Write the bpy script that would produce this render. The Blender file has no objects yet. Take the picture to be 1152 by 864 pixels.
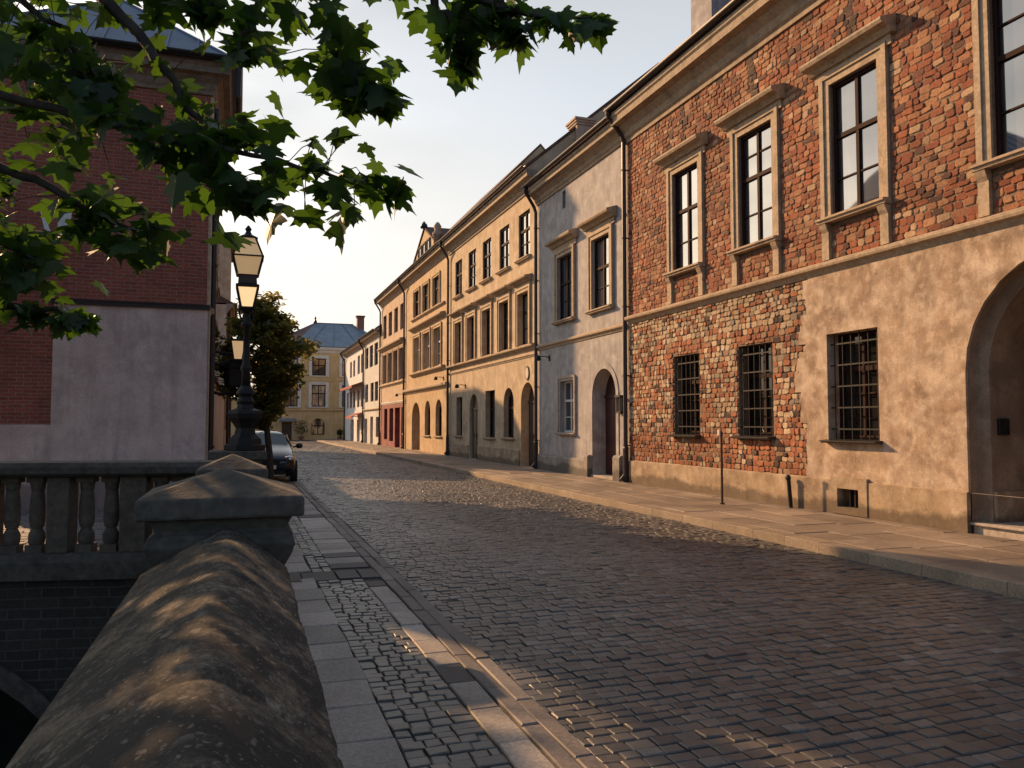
import bpy, math, random
import numpy as np
from mathutils import Vector, Matrix
random.seed(7); rng = np.random.default_rng(7)
sc = bpy.context.scene
COL = sc.collection
PI = math.pi
XF = 10.1          # plane of the right-hand house fronts
PV = 0.12          # right pavement height

# ------------------------------------------------------------------ materials
class N:
    def __init__(s, name):
        s.m = bpy.data.materials.new(name); s.m.use_nodes = True
        s.t = s.m.node_tree; s.n = s.t.nodes; s.b = s.n['Principled BSDF']
        s.tc = s.n.new('ShaderNodeTexCoord')
    def link(s, a, b): s.t.links.new(a, b)
    def new(s, k, **kw):
        n = s.n.new(k)
        for a, v in kw.items(): setattr(n, a, v)
        return n
    def vec(s, scale=(1, 1, 1)):
        mp = s.new('ShaderNodeMapping'); mp.inputs['Scale'].default_value = scale
        s.link(s.tc.outputs['Object'], mp.inputs['Vector']); return mp.outputs[0]
    def noise(s, scale, detail=6, rough=.6, vs=(1, 1, 1), dist=0):
        n = s.new('ShaderNodeTexNoise'); n.inputs['Scale'].default_value = scale
        n.inputs['Detail'].default_value = detail; n.inputs['Roughness'].default_value = rough
        n.inputs['Distortion'].default_value = dist
        s.link(s.vec(vs), n.inputs['Vector']); return n.outputs['Fac']
    def ramp(s, fac, stops):
        r = s.new('ShaderNodeValToRGB'); e = r.color_ramp.elements
        while len(e) < len(stops): e.new(.5)
        for i, (p, c) in enumerate(stops):
            e[i].position = p; e[i].color = (c[0], c[1], c[2], 1) if not isinstance(c, (int, float)) else (c, c, c, 1)
        s.link(fac, r.inputs[0]); return r.outputs[0]
    def mix(s, fac, a, b, mode='MIX'):
        m = s.new('ShaderNodeMix', data_type='RGBA', blend_type=mode)
        for sock, v in ((m.inputs[0], fac), (m.inputs[6], a), (m.inputs[7], b)):
            if hasattr(v, 'links'): s.link(v, sock)
            elif isinstance(v, (int, float)): sock.default_value = v
            else: sock.default_value = (v[0], v[1], v[2], 1)
        return m.outputs[2]
    def bump(s, h, strength=.4, dist=.02):
        b = s.new('ShaderNodeBump'); b.inputs['Strength'].default_value = strength
        b.inputs['Distance'].default_value = dist; s.link(h, b.inputs['Height'])
        s.link(b.outputs[0], s.b.inputs['Normal'])
    def col(s, v):
        if hasattr(v, 'links'): s.link(v, s.b.inputs['Base Color'])
        else: s.b.inputs['Base Color'].default_value = (*v, 1)
    def rough(s, v):
        if hasattr(v, 'links'): s.link(v, s.b.inputs['Roughness'])
        else: s.b.inputs['Roughness'].default_value = v

def plaster(name, c, stain, light, blotch=.9, bump=.35, streak=True, mottle=0, damp=None):
    """aged render: two-scale blotches, vertical streaks, fine grain"""
    q = N(name)
    big = q.noise(blotch, 8, .65, dist=.4)
    base = q.mix(q.ramp(big, [(.38, 0), (.62, 1)]), c, stain)
    mid = q.noise(blotch*2.7, 7, .62, dist=.15)
    base = q.mix(q.ramp(mid, [(.46, 0), (.70, .9)]), base, light)
    if streak:
        st = q.noise(2.2, 6, .7, (2.2, 2.2, .22))
        base = q.mix(q.ramp(st, [(.5, 0), (.75, .55)]), base, [x*.55 for x in stain])
    if mottle:
        base = q.mix(q.ramp(q.noise(3.1, 5, .55, dist=.2), [(.42, 0), (.66, mottle)]), base, [x*.62 for x in stain])
        base = q.mix(q.ramp(q.noise(1.7, 4, .5, dist=.3), [(.48, 0), (.70, mottle*.75)]), base, [min(1, x*1.12) for x in light])
        base = q.mix(q.ramp(q.noise(6.5, 4, .55), [(.52, 0), (.64, mottle*.6)]), base, light)
    if damp:      # dark damp stains rising from the foot of the wall
        sp = q.new('ShaderNodeSeparateXYZ'); q.link(q.tc.outputs['Object'], sp.inputs[0])
        ad = q.new('ShaderNodeMath', operation='MULTIPLY_ADD'); q.link(q.noise(1.6, 6, .65), ad.inputs[0]); ad.inputs[1].default_value = -1.1*damp; q.link(sp.outputs[2], ad.inputs[2])
        base = q.mix(q.ramp(ad.outputs[0], [(0, .75), (.10, 0)]), base, [x*.32 for x in stain])
    fine = q.noise(34, 6, .7)
    base = q.mix(.55, base, q.ramp(fine, [(.3, .62), (.7, 1.3)]), 'MULTIPLY')
    q.col(base); q.rough(.92)
    q.bump(q.mix(.35, mid, fine), bump, .02)
    return q.m

def stone(name, c, var=.35, rough=.85, scale=9, bump=.35, dark=None):
    q = N(name)
    f = q.noise(scale, 8, .65); g = q.noise(scale*.22, 5, .6, dist=.5)
    a = [x*(1-var) for x in c]; b = [min(1, x*(1+var)) for x in c]
    base = q.mix(q.ramp(f, [(.3, 0), (.7, 1)]), a, b)
    base = q.mix(q.ramp(g, [(.5, 0), (.7, .7)]), base, dark or [x*.5 for x in c])
    q.col(base); q.rough(rough); q.bump(f, bump, .012)
    return q.m

def vcol(name, rough=.8, scale=30, bump=.5, lo=.6, hi=1.35, spec=.5, big=None):
    """per-piece colour attribute (each brick / sett its own colour) with grain"""
    q = N(name)
    at = q.new('ShaderNodeAttribute', attribute_name='Col')
    f = q.noise(scale, 8, .7)
    base = q.mix(1, at.outputs['Color'], q.ramp(f, [(.28, lo), (.72, hi)]), 'MULTIPLY')
    if big:
        g = q.noise(big, 5, .6, dist=.6)
        base = q.mix(1, base, q.ramp(g, [(.3, .62), (.7, 1.3)]), 'MULTIPLY')
    q.col(base); q.b.inputs['Specular IOR Level'].default_value = spec
    r = q.new('ShaderNodeMapRange'); r.inputs[3].default_value = rough-.12; r.inputs[4].default_value = rough+.14
    q.link(f, r.inputs[0]); q.rough(r.outputs[0]); q.bump(f, bump, .008)
    return q.m

def plain(name, c, rough=.6, metal=0, spec=.5, var=.15, scale=20):
    q = N(name); f = q.noise(scale, 4, .6)
    q.col(q.mix(f, [x*(1-var) for x in c], [min(1, x*(1+var)) for x in c]))
    q.rough(rough); q.b.inputs['Metallic'].default_value = metal
    q.b.inputs['Specular IOR Level'].default_value = spec
    return q.m

def brickmat(name, c1, c2, mort, bw=.25, bh=.075, dirt=.5, axis='X'):
    q = N(name); b = q.new('ShaderNodeTexBrick')
    sep = q.new('ShaderNodeSeparateXYZ'); cmb = q.new('ShaderNodeCombineXYZ')
    q.link(q.tc.outputs['Object'], sep.inputs[0])
    q.link(sep.outputs[0 if axis == 'X' else 1], cmb.inputs[0]); q.link(sep.outputs[2], cmb.inputs[1])
    # small wobble so that the courses are not ruler straight
    nz = q.new('ShaderNodeTexNoise'); nz.inputs['Scale'].default_value = 3; q.link(q.tc.outputs['Object'], nz.inputs['Vector'])
    mx = q.new('ShaderNodeVectorMath', operation='MULTIPLY_ADD')
    q.link(nz.outputs['Color'], mx.inputs[0]); mx.inputs[1].default_value = (.03, .03, 0); q.link(cmb.outputs[0], mx.inputs[2])
    q.link(mx.outputs[0], b.inputs['Vector'])
    for k, v in (('Color1', c1), ('Color2', c2), ('Mortar', mort)): b.inputs[k].default_value = (*v, 1)
    b.inputs['Scale'].default_value = 1; b.inputs['Brick Width'].default_value = bw
    b.inputs['Row Height'].default_value = bh; b.inputs['Mortar Size'].default_value = .008
    b.inputs['Mortar Smooth'].default_value = .3; b.inputs['Bias'].default_value = 0
    g = q.noise(1.1, 8, .65, dist=.5); f = q.noise(25, 6, .7)
    base = q.mix(1, b.outputs['Color'], q.ramp(f, [(.3, .6), (.7, 1.35)]), 'MULTIPLY')
    base = q.mix(q.ramp(g, [(.48, 0), (.7, dirt)]), base, [x*.4 for x in c1])
    q.col(base); q.rough(.9)
    inv = q.new('ShaderNodeMath', operation='SUBTRACT'); inv.inputs[0].default_value = 1; q.link(b.outputs['Fac'], inv.inputs[1])
    q.bump(inv.outputs[0], .7, .012)
    return q.m

def glassmat(name, c, rough=.04, ior=1.9, room=False):
    q = N(name); f = q.noise(1.7, 3, .5)
    oi = q.new('ShaderNodeObjectInfo')      # every pane its own room behind: dark, or a pale blind or curtain
    g_ = q.mix(f, [x*.5 for x in c], [x*1.5 for x in c])
    fold = q.ramp(q.noise(7, 3, .5, (4, 4, .15)), [(.3, .55), (.7, 1.1)])
    g_ = q.mix(q.ramp(oi.outputs['Random'], [(.0, 0), (.62, 0), (.66, .55), (1, .95)]) if room else 0, g_, q.mix(1, (.26, .235, .20), fold, 'MULTIPLY'))
    q.col(g_); q.rough(rough)
    q.b.inputs['IOR'].default_value = ior
    q.bump(q.noise(1.6, 1, .4), .05, .01)
    return q.m

M = {}
M['mortar'] = stone('lime_mortar', (.20, .135, .09), .4, .95, 22, .6)
M['bricks'] = vcol('rough_brick', .85, 26, .7, .5, 1.4, .3, .5)
M['setts'] = vcol('granite_setts', .42, 30, .45, .65, 1.3, .6, .35)
M['slabs'] = vcol('granite_slabs', .62, 38, .5, .55, 1.4, .4, .8)
M['joint'] = stone('sandy_joint', (.06, .052, .045), .4, .95, 30, .5)
M['plaster_tan'] = plaster('tan_render', (.45, .32, .215), (.27, .18, .115), (.62, .50, .38), .9, .4, True, .62)  # blotches are stains plus dappled tree light painted into the colour
M['plinth_tan'] = plaster('plinth_render', (.40, .29, .18), (.24, .165, .10), (.50, .39, .27), 1.3, .5, True, .35, .5)
M['plaster_grey'] = plaster('grey_render', (.385, .36, .345), (.28, .26, .25), (.49, .46, .43), 1.2, .35)
M['plinth_grey'] = plaster('grey_plinth', (.28, .25, .22), (.20, .175, .15), (.36, .32, .27), 1.6, .5, True, .3, .6)
M['plaster_beige'] = plaster('beige_render', (.52, .395, .25), (.38, .28, .17), (.62, .49, .34), .9, .35)
M['plaster_yellow'] = plaster('ochre_render', (.54, .385, .215), (.41, .28, .15), (.61, .46, .29), .7, .35)
M['plaster_pink'] = plaster('pink_cream_render', (.52, .38, .26), (.42, .29, .2), (.58, .46, .34), .7, .3)
M['plaster_red'] = plaster('red_render', (.25, .065, .055), (.18, .048, .042), (.33, .12, .10), .7, .3)
M['plaster_white'] = plaster('white_render', (.68, .68, .66), (.56, .56, .54), (.75, .74, .71), .6, .25)
M['plaster_white2'] = plaster('cream_white_render', (.56, .54, .49), (.46, .44, .40), (.64, .62, .57), .6, .25)
M['plaster_end'] = plaster('custard_render', (.60, .43, .21), (.50, .35, .17), (.65, .49, .27), .4, .2)
M['plaster_left'] = plaster('mauve_grey_render', (.57, .425, .37), (.40, .295, .262), (.63, .49, .43), .8, .3, True, .18, 1.0)
M['stucco'] = stone('stone_trim', (.40, .30, .20), .3, .85, 14, .3)
M['trim_grey'] = stone('grey_stone_trim', (.38, .32, .26), .3, .85, 14, .3)
M['trim_white'] = stone('white_trim', (.68, .65, .58), .12, .8, 14, .15)
M['cornice'] = stone('cornice_stone', (.33, .25, .17), .3, .85, 10, .3)
M['dark_cornice'] = stone('dark_cornice_stone', (.19, .15, .115), .35, .9, 10, .3)  # darker tone of the cornice stone
M['sandstone'] = stone('dark_sandstone', (.085, .07, .056), .45, .9, 16, .7, (.025, .021, .018))
M['coping'] = None
M['redbrick'] = brickmat('dark_red_brick', (.30, .075, .04), (.20, .05, .028), (.24, .17, .14))
M['wetbrick'] = brickmat('mossy_brick', (.05, .037, .03), (.028, .022, .018), (.075, .068, .058), .28, .09)
M['timber'] = plain('brown_paint', (.028, .012, .009), .75, 0, .12, var=.3)
M['door'] = plain('oxblood_door', (.055, .014, .012), .5, var=.3, scale=6)
M['door_wood'] = plain('dark_oak_door', (.05, .03, .02), .5, var=.3, scale=6)
M['frame_white'] = plain('white_paint', (.62, .6, .55), .5)
M['iron'] = plain('black_iron', (.016, .015, .015), .62, .0, .25)
M['rust'] = plain('rusty_iron', (.06, .035, .025), .7, .2, var=.4)
M['zinc'] = plain('dark_zinc', (.055, .05, .05), .42, .7)
M['pipe'] = plain('brown_pipe', (.05, .035, .03), .45, .3)
M['pipe_dark'] = plain('black_pipe', (.02, .02, .022), .45, .4)
M['glass'] = glassmat('window_glass', (.05, .05, .055), .03, 3.2, True)
M['glass_dark'] = glassmat('dark_glass', (.018, .016, .014), .06, 1.5)
M['glass_mid'] = glassmat('house_glass', (.05, .045, .04), .04, 1.9, True)
M['curtain'] = plain('net_curtain', (.6, .57, .52), .9)
M['tile'] = brickmat('roof_tile', (.16, .075, .05), (.11, .052, .036), (.05, .03, .022), .2, .28, .6, 'Y')
M['metalroof'] = stone('blue_grey_sheet_roof', (.16, .21, .25), .2, .5, 1.5, .1)
M['leadroof'] = stone('blue_lead_roof', (.10, .14, .19), .2, .5, 2, .1)
M['redroof'] = stone('red_roof_sheet', (.2, .09, .06), .25, .7, 2, .1)
M['canvas'] = plain('red_canvas', (.26, .035, .026), .85)
M['bark'] = stone('bark', (.05, .038, .028), .5, .95, 14, 1.0)
M['blackpaint'] = plain('car_paint', (.012, .016, .028), .12, .3, .6, .05)
M['rubber'] = plain('tyre_rubber', (.015, .015, .015), .85)
M['chrome'] = plain('bright_metal', (.55, .55, .57), .2, 1)
M['carglass'] = glassmat('car_glass', (.02, .035, .045), .02, 1.8)
M['plate'] = plain('plate_white', (.7, .7, .68), .5)
M['water'] = glassmat('canal_water', (.012, .014, .012), .06, 1.33)
M['mud'] = stone('canal_bank', (.03, .028, .022), .4, .9, 5, .6)
M['earth'] = stone('packed_earth', (.11, .10, .085), .3, .95, 3, .4)
M['asphalt'] = stone('dark_asphalt', (.045, .042, .042), .25, .8, 40, .4)
M['sign'] = plain('enamel_sign', (.5, .46, .4), .5)

def coping_mat():
    """weathered coping: near-black crust, pale lichen flecks, worn sandstone showing through"""
    q = N('weathered_coping')
    f = q.noise(26, 10, .75); g = q.noise(4.5, 10, .75, (1, .7, 1), .3); fine = q.noise(110, 6, .75)
    base = q.mix(q.ramp(f, [(.35, 0), (.65, 1)]), (.09, .07, .05), (.34, .26, .17))
    base = q.mix(q.ramp(g, [(.36, 0), (.53, .95)]), base, (.018, .016, .013))
    flecks = None
    for sc_, lo_, hi_, ar, colr in ((13, .18, .27, .46, (.30, .25, .20)), (29, .16, .26, .42, (.24, .21, .17)), (60, .14, .26, .40, (.26, .22, .17))):
        v = q.new('ShaderNodeTexVoronoi'); v.inputs['Scale'].default_value = sc_
        nz = q.new('ShaderNodeTexNoise'); nz.inputs['Scale'].default_value = sc_*.9; nz.inputs['Detail'].default_value = 6
        q.link(q.tc.outputs['Object'], nz.inputs['Vector'])
        ma = q.new('ShaderNodeVectorMath', operation='MULTIPLY_ADD'); ma.inputs[1].default_value = (1.3/sc_,)*3
        q.link(nz.outputs['Color'], ma.inputs[0]); q.link(q.vec((1, .7, 1)), ma.inputs[2]); q.link(ma.outputs[0], v.inputs['Vector'])
        m2 = q.mix(1, q.ramp(v.outputs['Distance'], [(lo_, 1), (hi_, 0)]), q.ramp(q.noise(sc_*.2, 5, .65), [(ar, 0), (ar+.14, .7)]), 'MULTIPLY')
        base = q.mix(m2, base, colr)
    base = q.mix(1, base, q.ramp(fine, [(.3, .4), (.7, 1.6)]), 'MULTIPLY')
    q.col(base); q.rough(.92)
    q.bump(q.mix(.72, f, fine), 1.0, .012)
    return q.m
M['coping'] = coping_mat()

def leafmat(name, c1, c2, trans, tw=.45):
    q = N(name); q.n.remove(q.b); out = q.n['Material Output']
    at = q.new('ShaderNodeAttribute', attribute_name='Col')
    f = q.noise(60, 3, .6)
    c = q.mix(at.outputs['Fac'], c1, c2); c = q.mix(1, c, q.ramp(f, [(.3, .75), (.7, 1.2)]), 'MULTIPLY')
    d = q.new('ShaderNodeBsdfPrincipled'); q.link(c, d.inputs['Base Color']); d.inputs['Roughness'].default_value = .5
    t = q.new('ShaderNodeBsdfTranslucent'); t.inputs[0].default_value = (*trans, 1)
    m = q.new('ShaderNodeMixShader'); m.inputs[0].default_value = tw
    q.link(d.outputs[0], m.inputs[1]); q.link(t.outputs[0], m.inputs[2]); q.link(m.outputs[0], out.inputs[0])
    return q.m
M['maple'] = leafmat('maple_leaf', (.015, .035, .007), (.035, .075, .013), (.065, .14, .012), .48)
M['linden'] = leafmat('street_tree_leaf', (.035, .05, .012), (.10, .115, .025), (.34, .30, .05), .45)
M['ivy'] = leafmat('shrub_leaf', (.02, .04, .01), (.05, .08, .02), (.08, .12, .02), .3)

def lampglass(name, c, e):
    q = N(name); q.col(q.mix(q.noise(9, 4, .6), [x*.7 for x in c], c)); q.rough(.35)
    q.b.inputs['Emission Color'].default_value = (1, .62, .28, 1); q.b.inputs['Emission Strength'].default_value = e
    return q.m
M['lampglass'] = lampglass('frosted_lantern_glass', (.55, .40, .24), .22)
M['lampbacklit'] = lampglass('backlit_lantern_glass', (.8, .66, .48), .7)  # this and the upper glass: emission stands in for sunlight from behind
M['lampdim'] = lampglass('dusty_lantern_glass', (.6, .46, .36), .3)

# ------------------------------------------------------------------ mesh helpers
def emp(name, loc, label, cat, group=None, kind=None):
    o = bpy.data.objects.new(name, None); COL.objects.link(o); o.location = loc; o.empty_display_size = .2
    o['label'] = label; o['category'] = cat
    if group: o['group'] = group
    if kind: o['kind'] = kind
    o['_w'] = list(loc)
    return o
def tag(o, label, cat, group=None):
    o['label'] = label; o['category'] = cat
    if group: o['group'] = group
    return o
def worldloc(o):
    return Vector(o['_w']) if o is not None and '_w' in o else Vector((0, 0, 0))

class MB:
    def __init__(s): s.v = []; s.f = []; s.c = []
    def add(s, vs, fs):
        k = len(s.v); s.v += [tuple(v) for v in vs]; s.f += [tuple(i+k for i in f) for f in fs]
    def quad(s, a, b, c, d): s.add([a, b, c, d], [(0, 1, 2, 3)])
    def box(s, a, b):
        x0, y0, z0 = [min(p, q) for p, q in zip(a, b)]; x1, y1, z1 = [max(p, q) for p, q in zip(a, b)]
        s.add([(x0,y0,z0),(x1,y0,z0),(x1,y1,z0),(x0,y1,z0),(x0,y0,z1),(x1,y0,z1),(x1,y1,z1),(x0,y1,z1)],
              [(0,3,2,1),(4,5,6,7),(0,1,5,4),(1,2,6,5),(2,3,7,6),(3,0,4,7)])
    def tube(s, pts, r, n=8, cap=True):
        pts = [Vector(p) for p in pts]; rr = r if isinstance(r, (list, tuple)) else [r]*len(pts)
        k = len(s.v); prev = None
        for i, p in enumerate(pts):
            t = (pts[min(i+1, len(pts)-1)]-pts[max(i-1, 0)]).normalized()
            if prev is None:
                a = Vector((0, 0, 1)) if abs(t.z) < .9 else Vector((1, 0, 0)); u = t.cross(a).normalized()
            else: u = (prev-t*prev.dot(t)).normalized()
            prev = u; w = t.cross(u)
            for j in range(n):
                an = 2*PI*j/n; s.v.append(tuple(p+(u*math.cos(an)+w*math.sin(an))*rr[i]))
        for i in range(len(pts)-1):
            for j in range(n):
                a = k+i*n+j; b = k+i*n+(j+1) % n; s.f.append((a, b, b+n, a+n))
        if cap:
            s.f.append(tuple(k+j for j in range(n))[::-1]); e = k+(len(pts)-1)*n; s.f.append(tuple(e+j for j in range(n)))
    def lathe(s, c, prof, n=16, phase=0):
        """prof: (radius, z) list round a vertical axis at c"""
        k = len(s.v)
        for r, z in prof:
            for j in range(n):
                a = 2*PI*j/n+phase; s.v.append((c[0]+r*math.cos(a), c[1]+r*math.sin(a), c[2]+z))
        for i in range(len(prof)-1):
            for j in range(n):
                a = k+i*n+j; b = k+i*n+(j+1) % n; s.f.append((a, b, b+n, a+n))
        s.f.append(tuple(k+j for j in range(n))[::-1]); e = k+(len(prof)-1)*n; s.f.append(tuple(e+j for j in range(n)))
    def extrude_profile(s, prof, p0, p1):
        """prof: list of 3-vectors (offsets); swept from p0 to p1, capped"""
        p0 = Vector(p0); p1 = Vector(p1); n = len(prof); k = len(s.v)
        for p in (p0, p1):
            for q in prof: s.v.append(tuple(p+Vector(q)))
        for j in range(n):
            b = (j+1) % n; s.f.append((k+j, k+b, k+n+b, k+n+j))
        s.f.append(tuple(k+j for j in range(n))[::-1]); s.f.append(tuple(k+n+j for j in range(n)))
    def build(s, name, mat, parent=None, smooth=False, bevel=0, cols=None, kind=None, pw=None):
        me = bpy.data.meshes.new(name)
        off = worldloc(parent) if pw is None else pw
        vs = [(v[0]-off.x, v[1]-off.y, v[2]-off.z) for v in s.v]
        me.from_pydata(vs, [], s.f); me.update()
        if mat: me.materials.append(mat)
        o = bpy.data.objects.new(name, me); COL.objects.link(o)
        if parent is not None: o.parent = parent; o['_w'] = list(off)
        if smooth: me.polygons.foreach_set('use_smooth', [True]*len(me.polygons))
        if bevel:
            b = o.modifiers.new('bevel', 'BEVEL'); b.width = bevel; b.segments = 2; b.limit_method = 'ANGLE'
        if cols is not None:
            a = me.color_attributes.new('Col', 'FLOAT_COLOR', 'POINT')
            arr = np.ones((len(me.vertices), 4), np.float32); arr[:, :3] = np.asarray(cols, np.float32).reshape(-1, 3)
            a.data.foreach_set('color', arr.ravel())
        if kind: o['kind'] = kind
        return o

class Fr:
    """a wall plane: u along it, z up, d outwards"""
    def __init__(s, O, U, Nn): s.O = Vector(O); s.U = Vector(U); s.N = Vector(Nn)
    def p(s, u, z, d=0): return tuple(s.O+s.U*u+s.N*d+Vector((0, 0, z)))
    def box(s, mb, u0, u1, z0, z1, d0, d1): 
        P = [s.p(u, z, d) for d in (d0, d1) for z in (z0, z1) for u in (u0, u1)]
        mb.add(P, [(0,1,3,2),(4,6,7,5),(0,4,5,1),(2,3,7,6),(0,2,6,4),(1,5,7,3)])
    def mould(s, mb, u0, u1, prof):
        """prof: list of (d, z)"""
        k = len(mb.v); n = len(prof)
        for u in (u0, u1):
            for d, z in prof: mb.v.append(s.p(u, z, d))
        for j in range(n):
            b = (j+1) % n; mb.f.append((k+j, k+b, k+n+b, k+n+j))
        mb.f.append(tuple(k+j for j in range(n))[::-1]); mb.f.append(tuple(k+n+j for j in range(n)))

def arcpts(ua, ub, zb, rise, n=14):
    """points of the arch from (ua, spring) over the crown to (ub, spring)"""
    c = (ua+ub)/2; r = (ub-ua)/2
    return [(c-r*math.cos(PI*i/n), zb-rise+rise*math.sin(PI*i/n)) for i in range(n+1)]

def wall(mb, F, u0, u1, z0, z1, ops, d=0):
    """ops: (ua,ub,za,zb,rise,depth): rectangular or arched holes with reveals"""
    us = sorted({u0, u1, *[min(max(x, u0), u1) for o in ops for x in o[:2]]})
    zs = sorted({z0, z1, *[min(max(x, z0), z1) for o in ops for x in o[2:4]]})
    for i in range(len(us)-1):
        for j in range(len(zs)-1):
            cu = (us[i]+us[i+1])/2; cz = (zs[j]+zs[j+1])/2
            if us[i+1]-us[i] < 1e-6 or zs[j+1]-zs[j] < 1e-6: continue
            if any(o[0] < cu < o[1] and o[2] < cz < o[3] for o in ops): continue
            mb.quad(F.p(us[i], zs[j], d), F.p(us[i+1], zs[j], d), F.p(us[i+1], zs[j+1], d), F.p(us[i], zs[j+1], d))
    for ua, ub, za, zb, rise, dep in ops:
        if rise:
            a = arcpts(ua, ub, zb, rise); h = len(a)//2
            for i in range(h):
                mb.add([F.p(ua, zb, d), F.p(*a[i], d), F.p(*a[i+1], d)], [(0, 1, 2)])
            for i in range(h, len(a)-1):
                mb.add([F.p(ub, zb, d), F.p(*a[i], d), F.p(*a[i+1], d)], [(0, 1, 2)])
            out = [(ua, za)]+a+[(ub, za)]
        else: out = [(ua, za), (ua, zb), (ub, zb), (ub, za)]
        for i in range(len(out)):
            p = out[i]; q = out[(i+1) % len(out)]
            mb.quad(F.p(*p, d), F.p(*q, d), F.p(*q, d-dep), F.p(*p, d-dep))

def window(F, root, o, fm, gm, cols=2, rows=(.62,), bars=(), fw=.06, name='window', dd=0):
    """timber window set at the back of opening o, with its pane as a sub-part"""
    ua, ub, za, zb, rise, dep = o; D = dd-dep
    m = MB()
    F.box(m, ua-.02, ua+fw, za-.02, zb+.02, D-.05, D+.036); F.box(m, ub-fw, ub+.02, za-.02, zb+.02, D-.05, D+.036)
    F.box(m, ua+fw, ub-fw, za-.02, za+fw*1.2, D-.05, D+.038); F.box(m, ua+fw, ub-fw, zb-fw, zb+.02, D-.05, D+.034)
    for i in range(1, cols):
        u = ua+(ub-ua)*i/cols; F.box(m, u-fw*.55, u+fw*.55, za+fw*1.2, zb-fw, D-.04, D+.03)
    for r in rows:
        z = za+(zb-za)*r; F.box(m, ua+fw, ub-fw, z-fw*.6, z+fw*.6, D-.04, D+.035)
    for r in bars:
        z = za+(zb-za)*r; F.box(m, ua+fw, ub-fw, z-.014, z+.014, D-.03, D+.018)
    w = m.build(name, fm, root)
    g = MB()
    for i in range(cols):       # every casement hangs at a slightly different angle
        a = ua+(ub-ua)*i/cols; b = ua+(ub-ua)*(i+1)/cols; t = random.uniform(-.006, .006)
        g.quad(F.p(a, za, D-.012+t), F.p(b, za, D-.012-t), F.p(b, zb, D-.012-t*.4), F.p(a, zb, D-.012+t*.6))
    g.build('pane', gm, w)
    return w

def surround(F, root, w, o, mat, wd=.18, pr=.06, top=True):
    ua, ub, za, zb, rise, dep = o; m = MB()
    F.box(m, ua-wd, ua-.003, za, zb+wd, -.02, pr); F.box(m, ub+.003, ub+wd, za, zb+wd, -.02, pr)
    F.box(m, ua-.003, ub+.003, zb+.003, zb+wd, -.02, pr-.003)
    F.box(m, ua-wd-.03, ua-wd*.62, za, zb+wd, -.02, pr+.03); F.box(m, ub+wd*.62, ub+wd+.03, za, zb+wd, -.02, pr+.03)
    F.box(m, ua-wd*.62, ub+wd*.62, zb+wd*.62, zb+wd+.03, -.02, pr+.028)
    return m.build('surround', mat, w)
def sill(F, w, o, mat, ex=.15, pr=.16, th=.09):
    ua, ub, za = o[:3]; m = MB()
    F.mould(m, ua-ex, ub+ex, [(-.05, za-th), (pr-.04, za-th), (pr-.03, za-th*.55), (pr, za-th*.5), (pr, za-.012), (-.05, za+.012)])
    return m.build('sill', mat, w)
def hood(F, w, o, mat, z, ex=.3, pr=.28, h=.26):
    ua, ub = o[:2]; m = MB()
    F.mould(m, ua-ex+.08, ub+ex-.08, [(-.02, z-.16), (.05, z-.16), (.07, z), (-.02, z)])
    F.mould(m, ua-ex, ub+ex, [(-.02, z+.001), (pr*.35, z+.001), (pr*.55, z+h*.3), (pr*.92, z+h*.38), (pr, z+h*.55), (pr, z+h*.68), (.03, z+h), (-.02, z+h)])
    return m.build('hood', mat, w)
def grille(F, w, o, nv=5, nh=5, dd=-.07):
    ua, ub, za, zb = o[:4]; m = MB()
    for i in range(nv):
        u = ua+(ub-ua)*(i+.5)/nv; m.tube([F.p(u, za, dd), F.p(u, zb, dd)], .010, 6)
    for i in range(nh):
        z = za+(zb-za)*(i+.5)/nh; F.box(m, ua, ub, z-.013, z+.013, dd-.008, dd+.006)
    return m.build('grille', M['iron'], w)
def arch_leaf(F, root, o, mat, name='door', panels=True, handle=True, dd=0):
    """door filling an opening (arched or not) at its back"""
    ua, ub, za, zb, rise, dep = o; D = dd-dep
    out = ([(ua, za)]+arcpts(ua, ub, zb, rise)+[(ub, za)]) if rise else [(ua, za), (ua, zb), (ub, zb), (ub, za)]
    m = MB(); n = len(out)
    m.add([F.p(*p, D+.0) for p in out]+[F.p(*p, D-.06) for p in out], [tuple(range(n)), tuple(range(n, 2*n))[::-1]]+[(i, (i+1) % n, n+(i+1) % n, n+i) for i in range(n)])
    if panels:
        sp = zb-rise; c = (ua+ub)/2
        for a, b in ((ua+.08, c-.05), (c+.05, ub-.08)):
            F.box(m, a, b, za+.2, za+(sp-za)*.42, D, D+.025); F.box(m, a, b, za+(sp-za)*.5, sp-.08, D, D+.025)
        F.box(m, c-.03, c+.03, za+.02, sp, D, D+.04); F.box(m, ua, ub, sp-.04, sp+.04, D, D+.045)
    d = m.build(name, mat, root)
    if handle:
        h = MB(); c = (ua+ub)/2
        h.tube([F.p(c-.1, za+1.02, D+.02), F.p(c-.1, za+1.02, D+.09), F.p(c-.22, za+1.02, D+.09)], .014, 6)
        h.build('handle', M['rust'], d)
    return d
def gutter(F, root, u0, u1, z, d, r=.075, mat=None, ):
    m = MB(); pr = []
    for i in range(9):
        a = PI+PI*i/8; pr.append((d+r*math.cos(a), z+r*math.sin(a)))
    pr += [(d+r-.012, z+.006)]+[(d+(r-.014)*math.cos(PI+PI*i/8), z+(r-.014)*math.sin(PI+PI*i/8)) for i in range(8, -1, -1)]
    F.mould(m, u0, u1, pr)
    return m.build('gutter', mat or M['zinc'], root)
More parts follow.
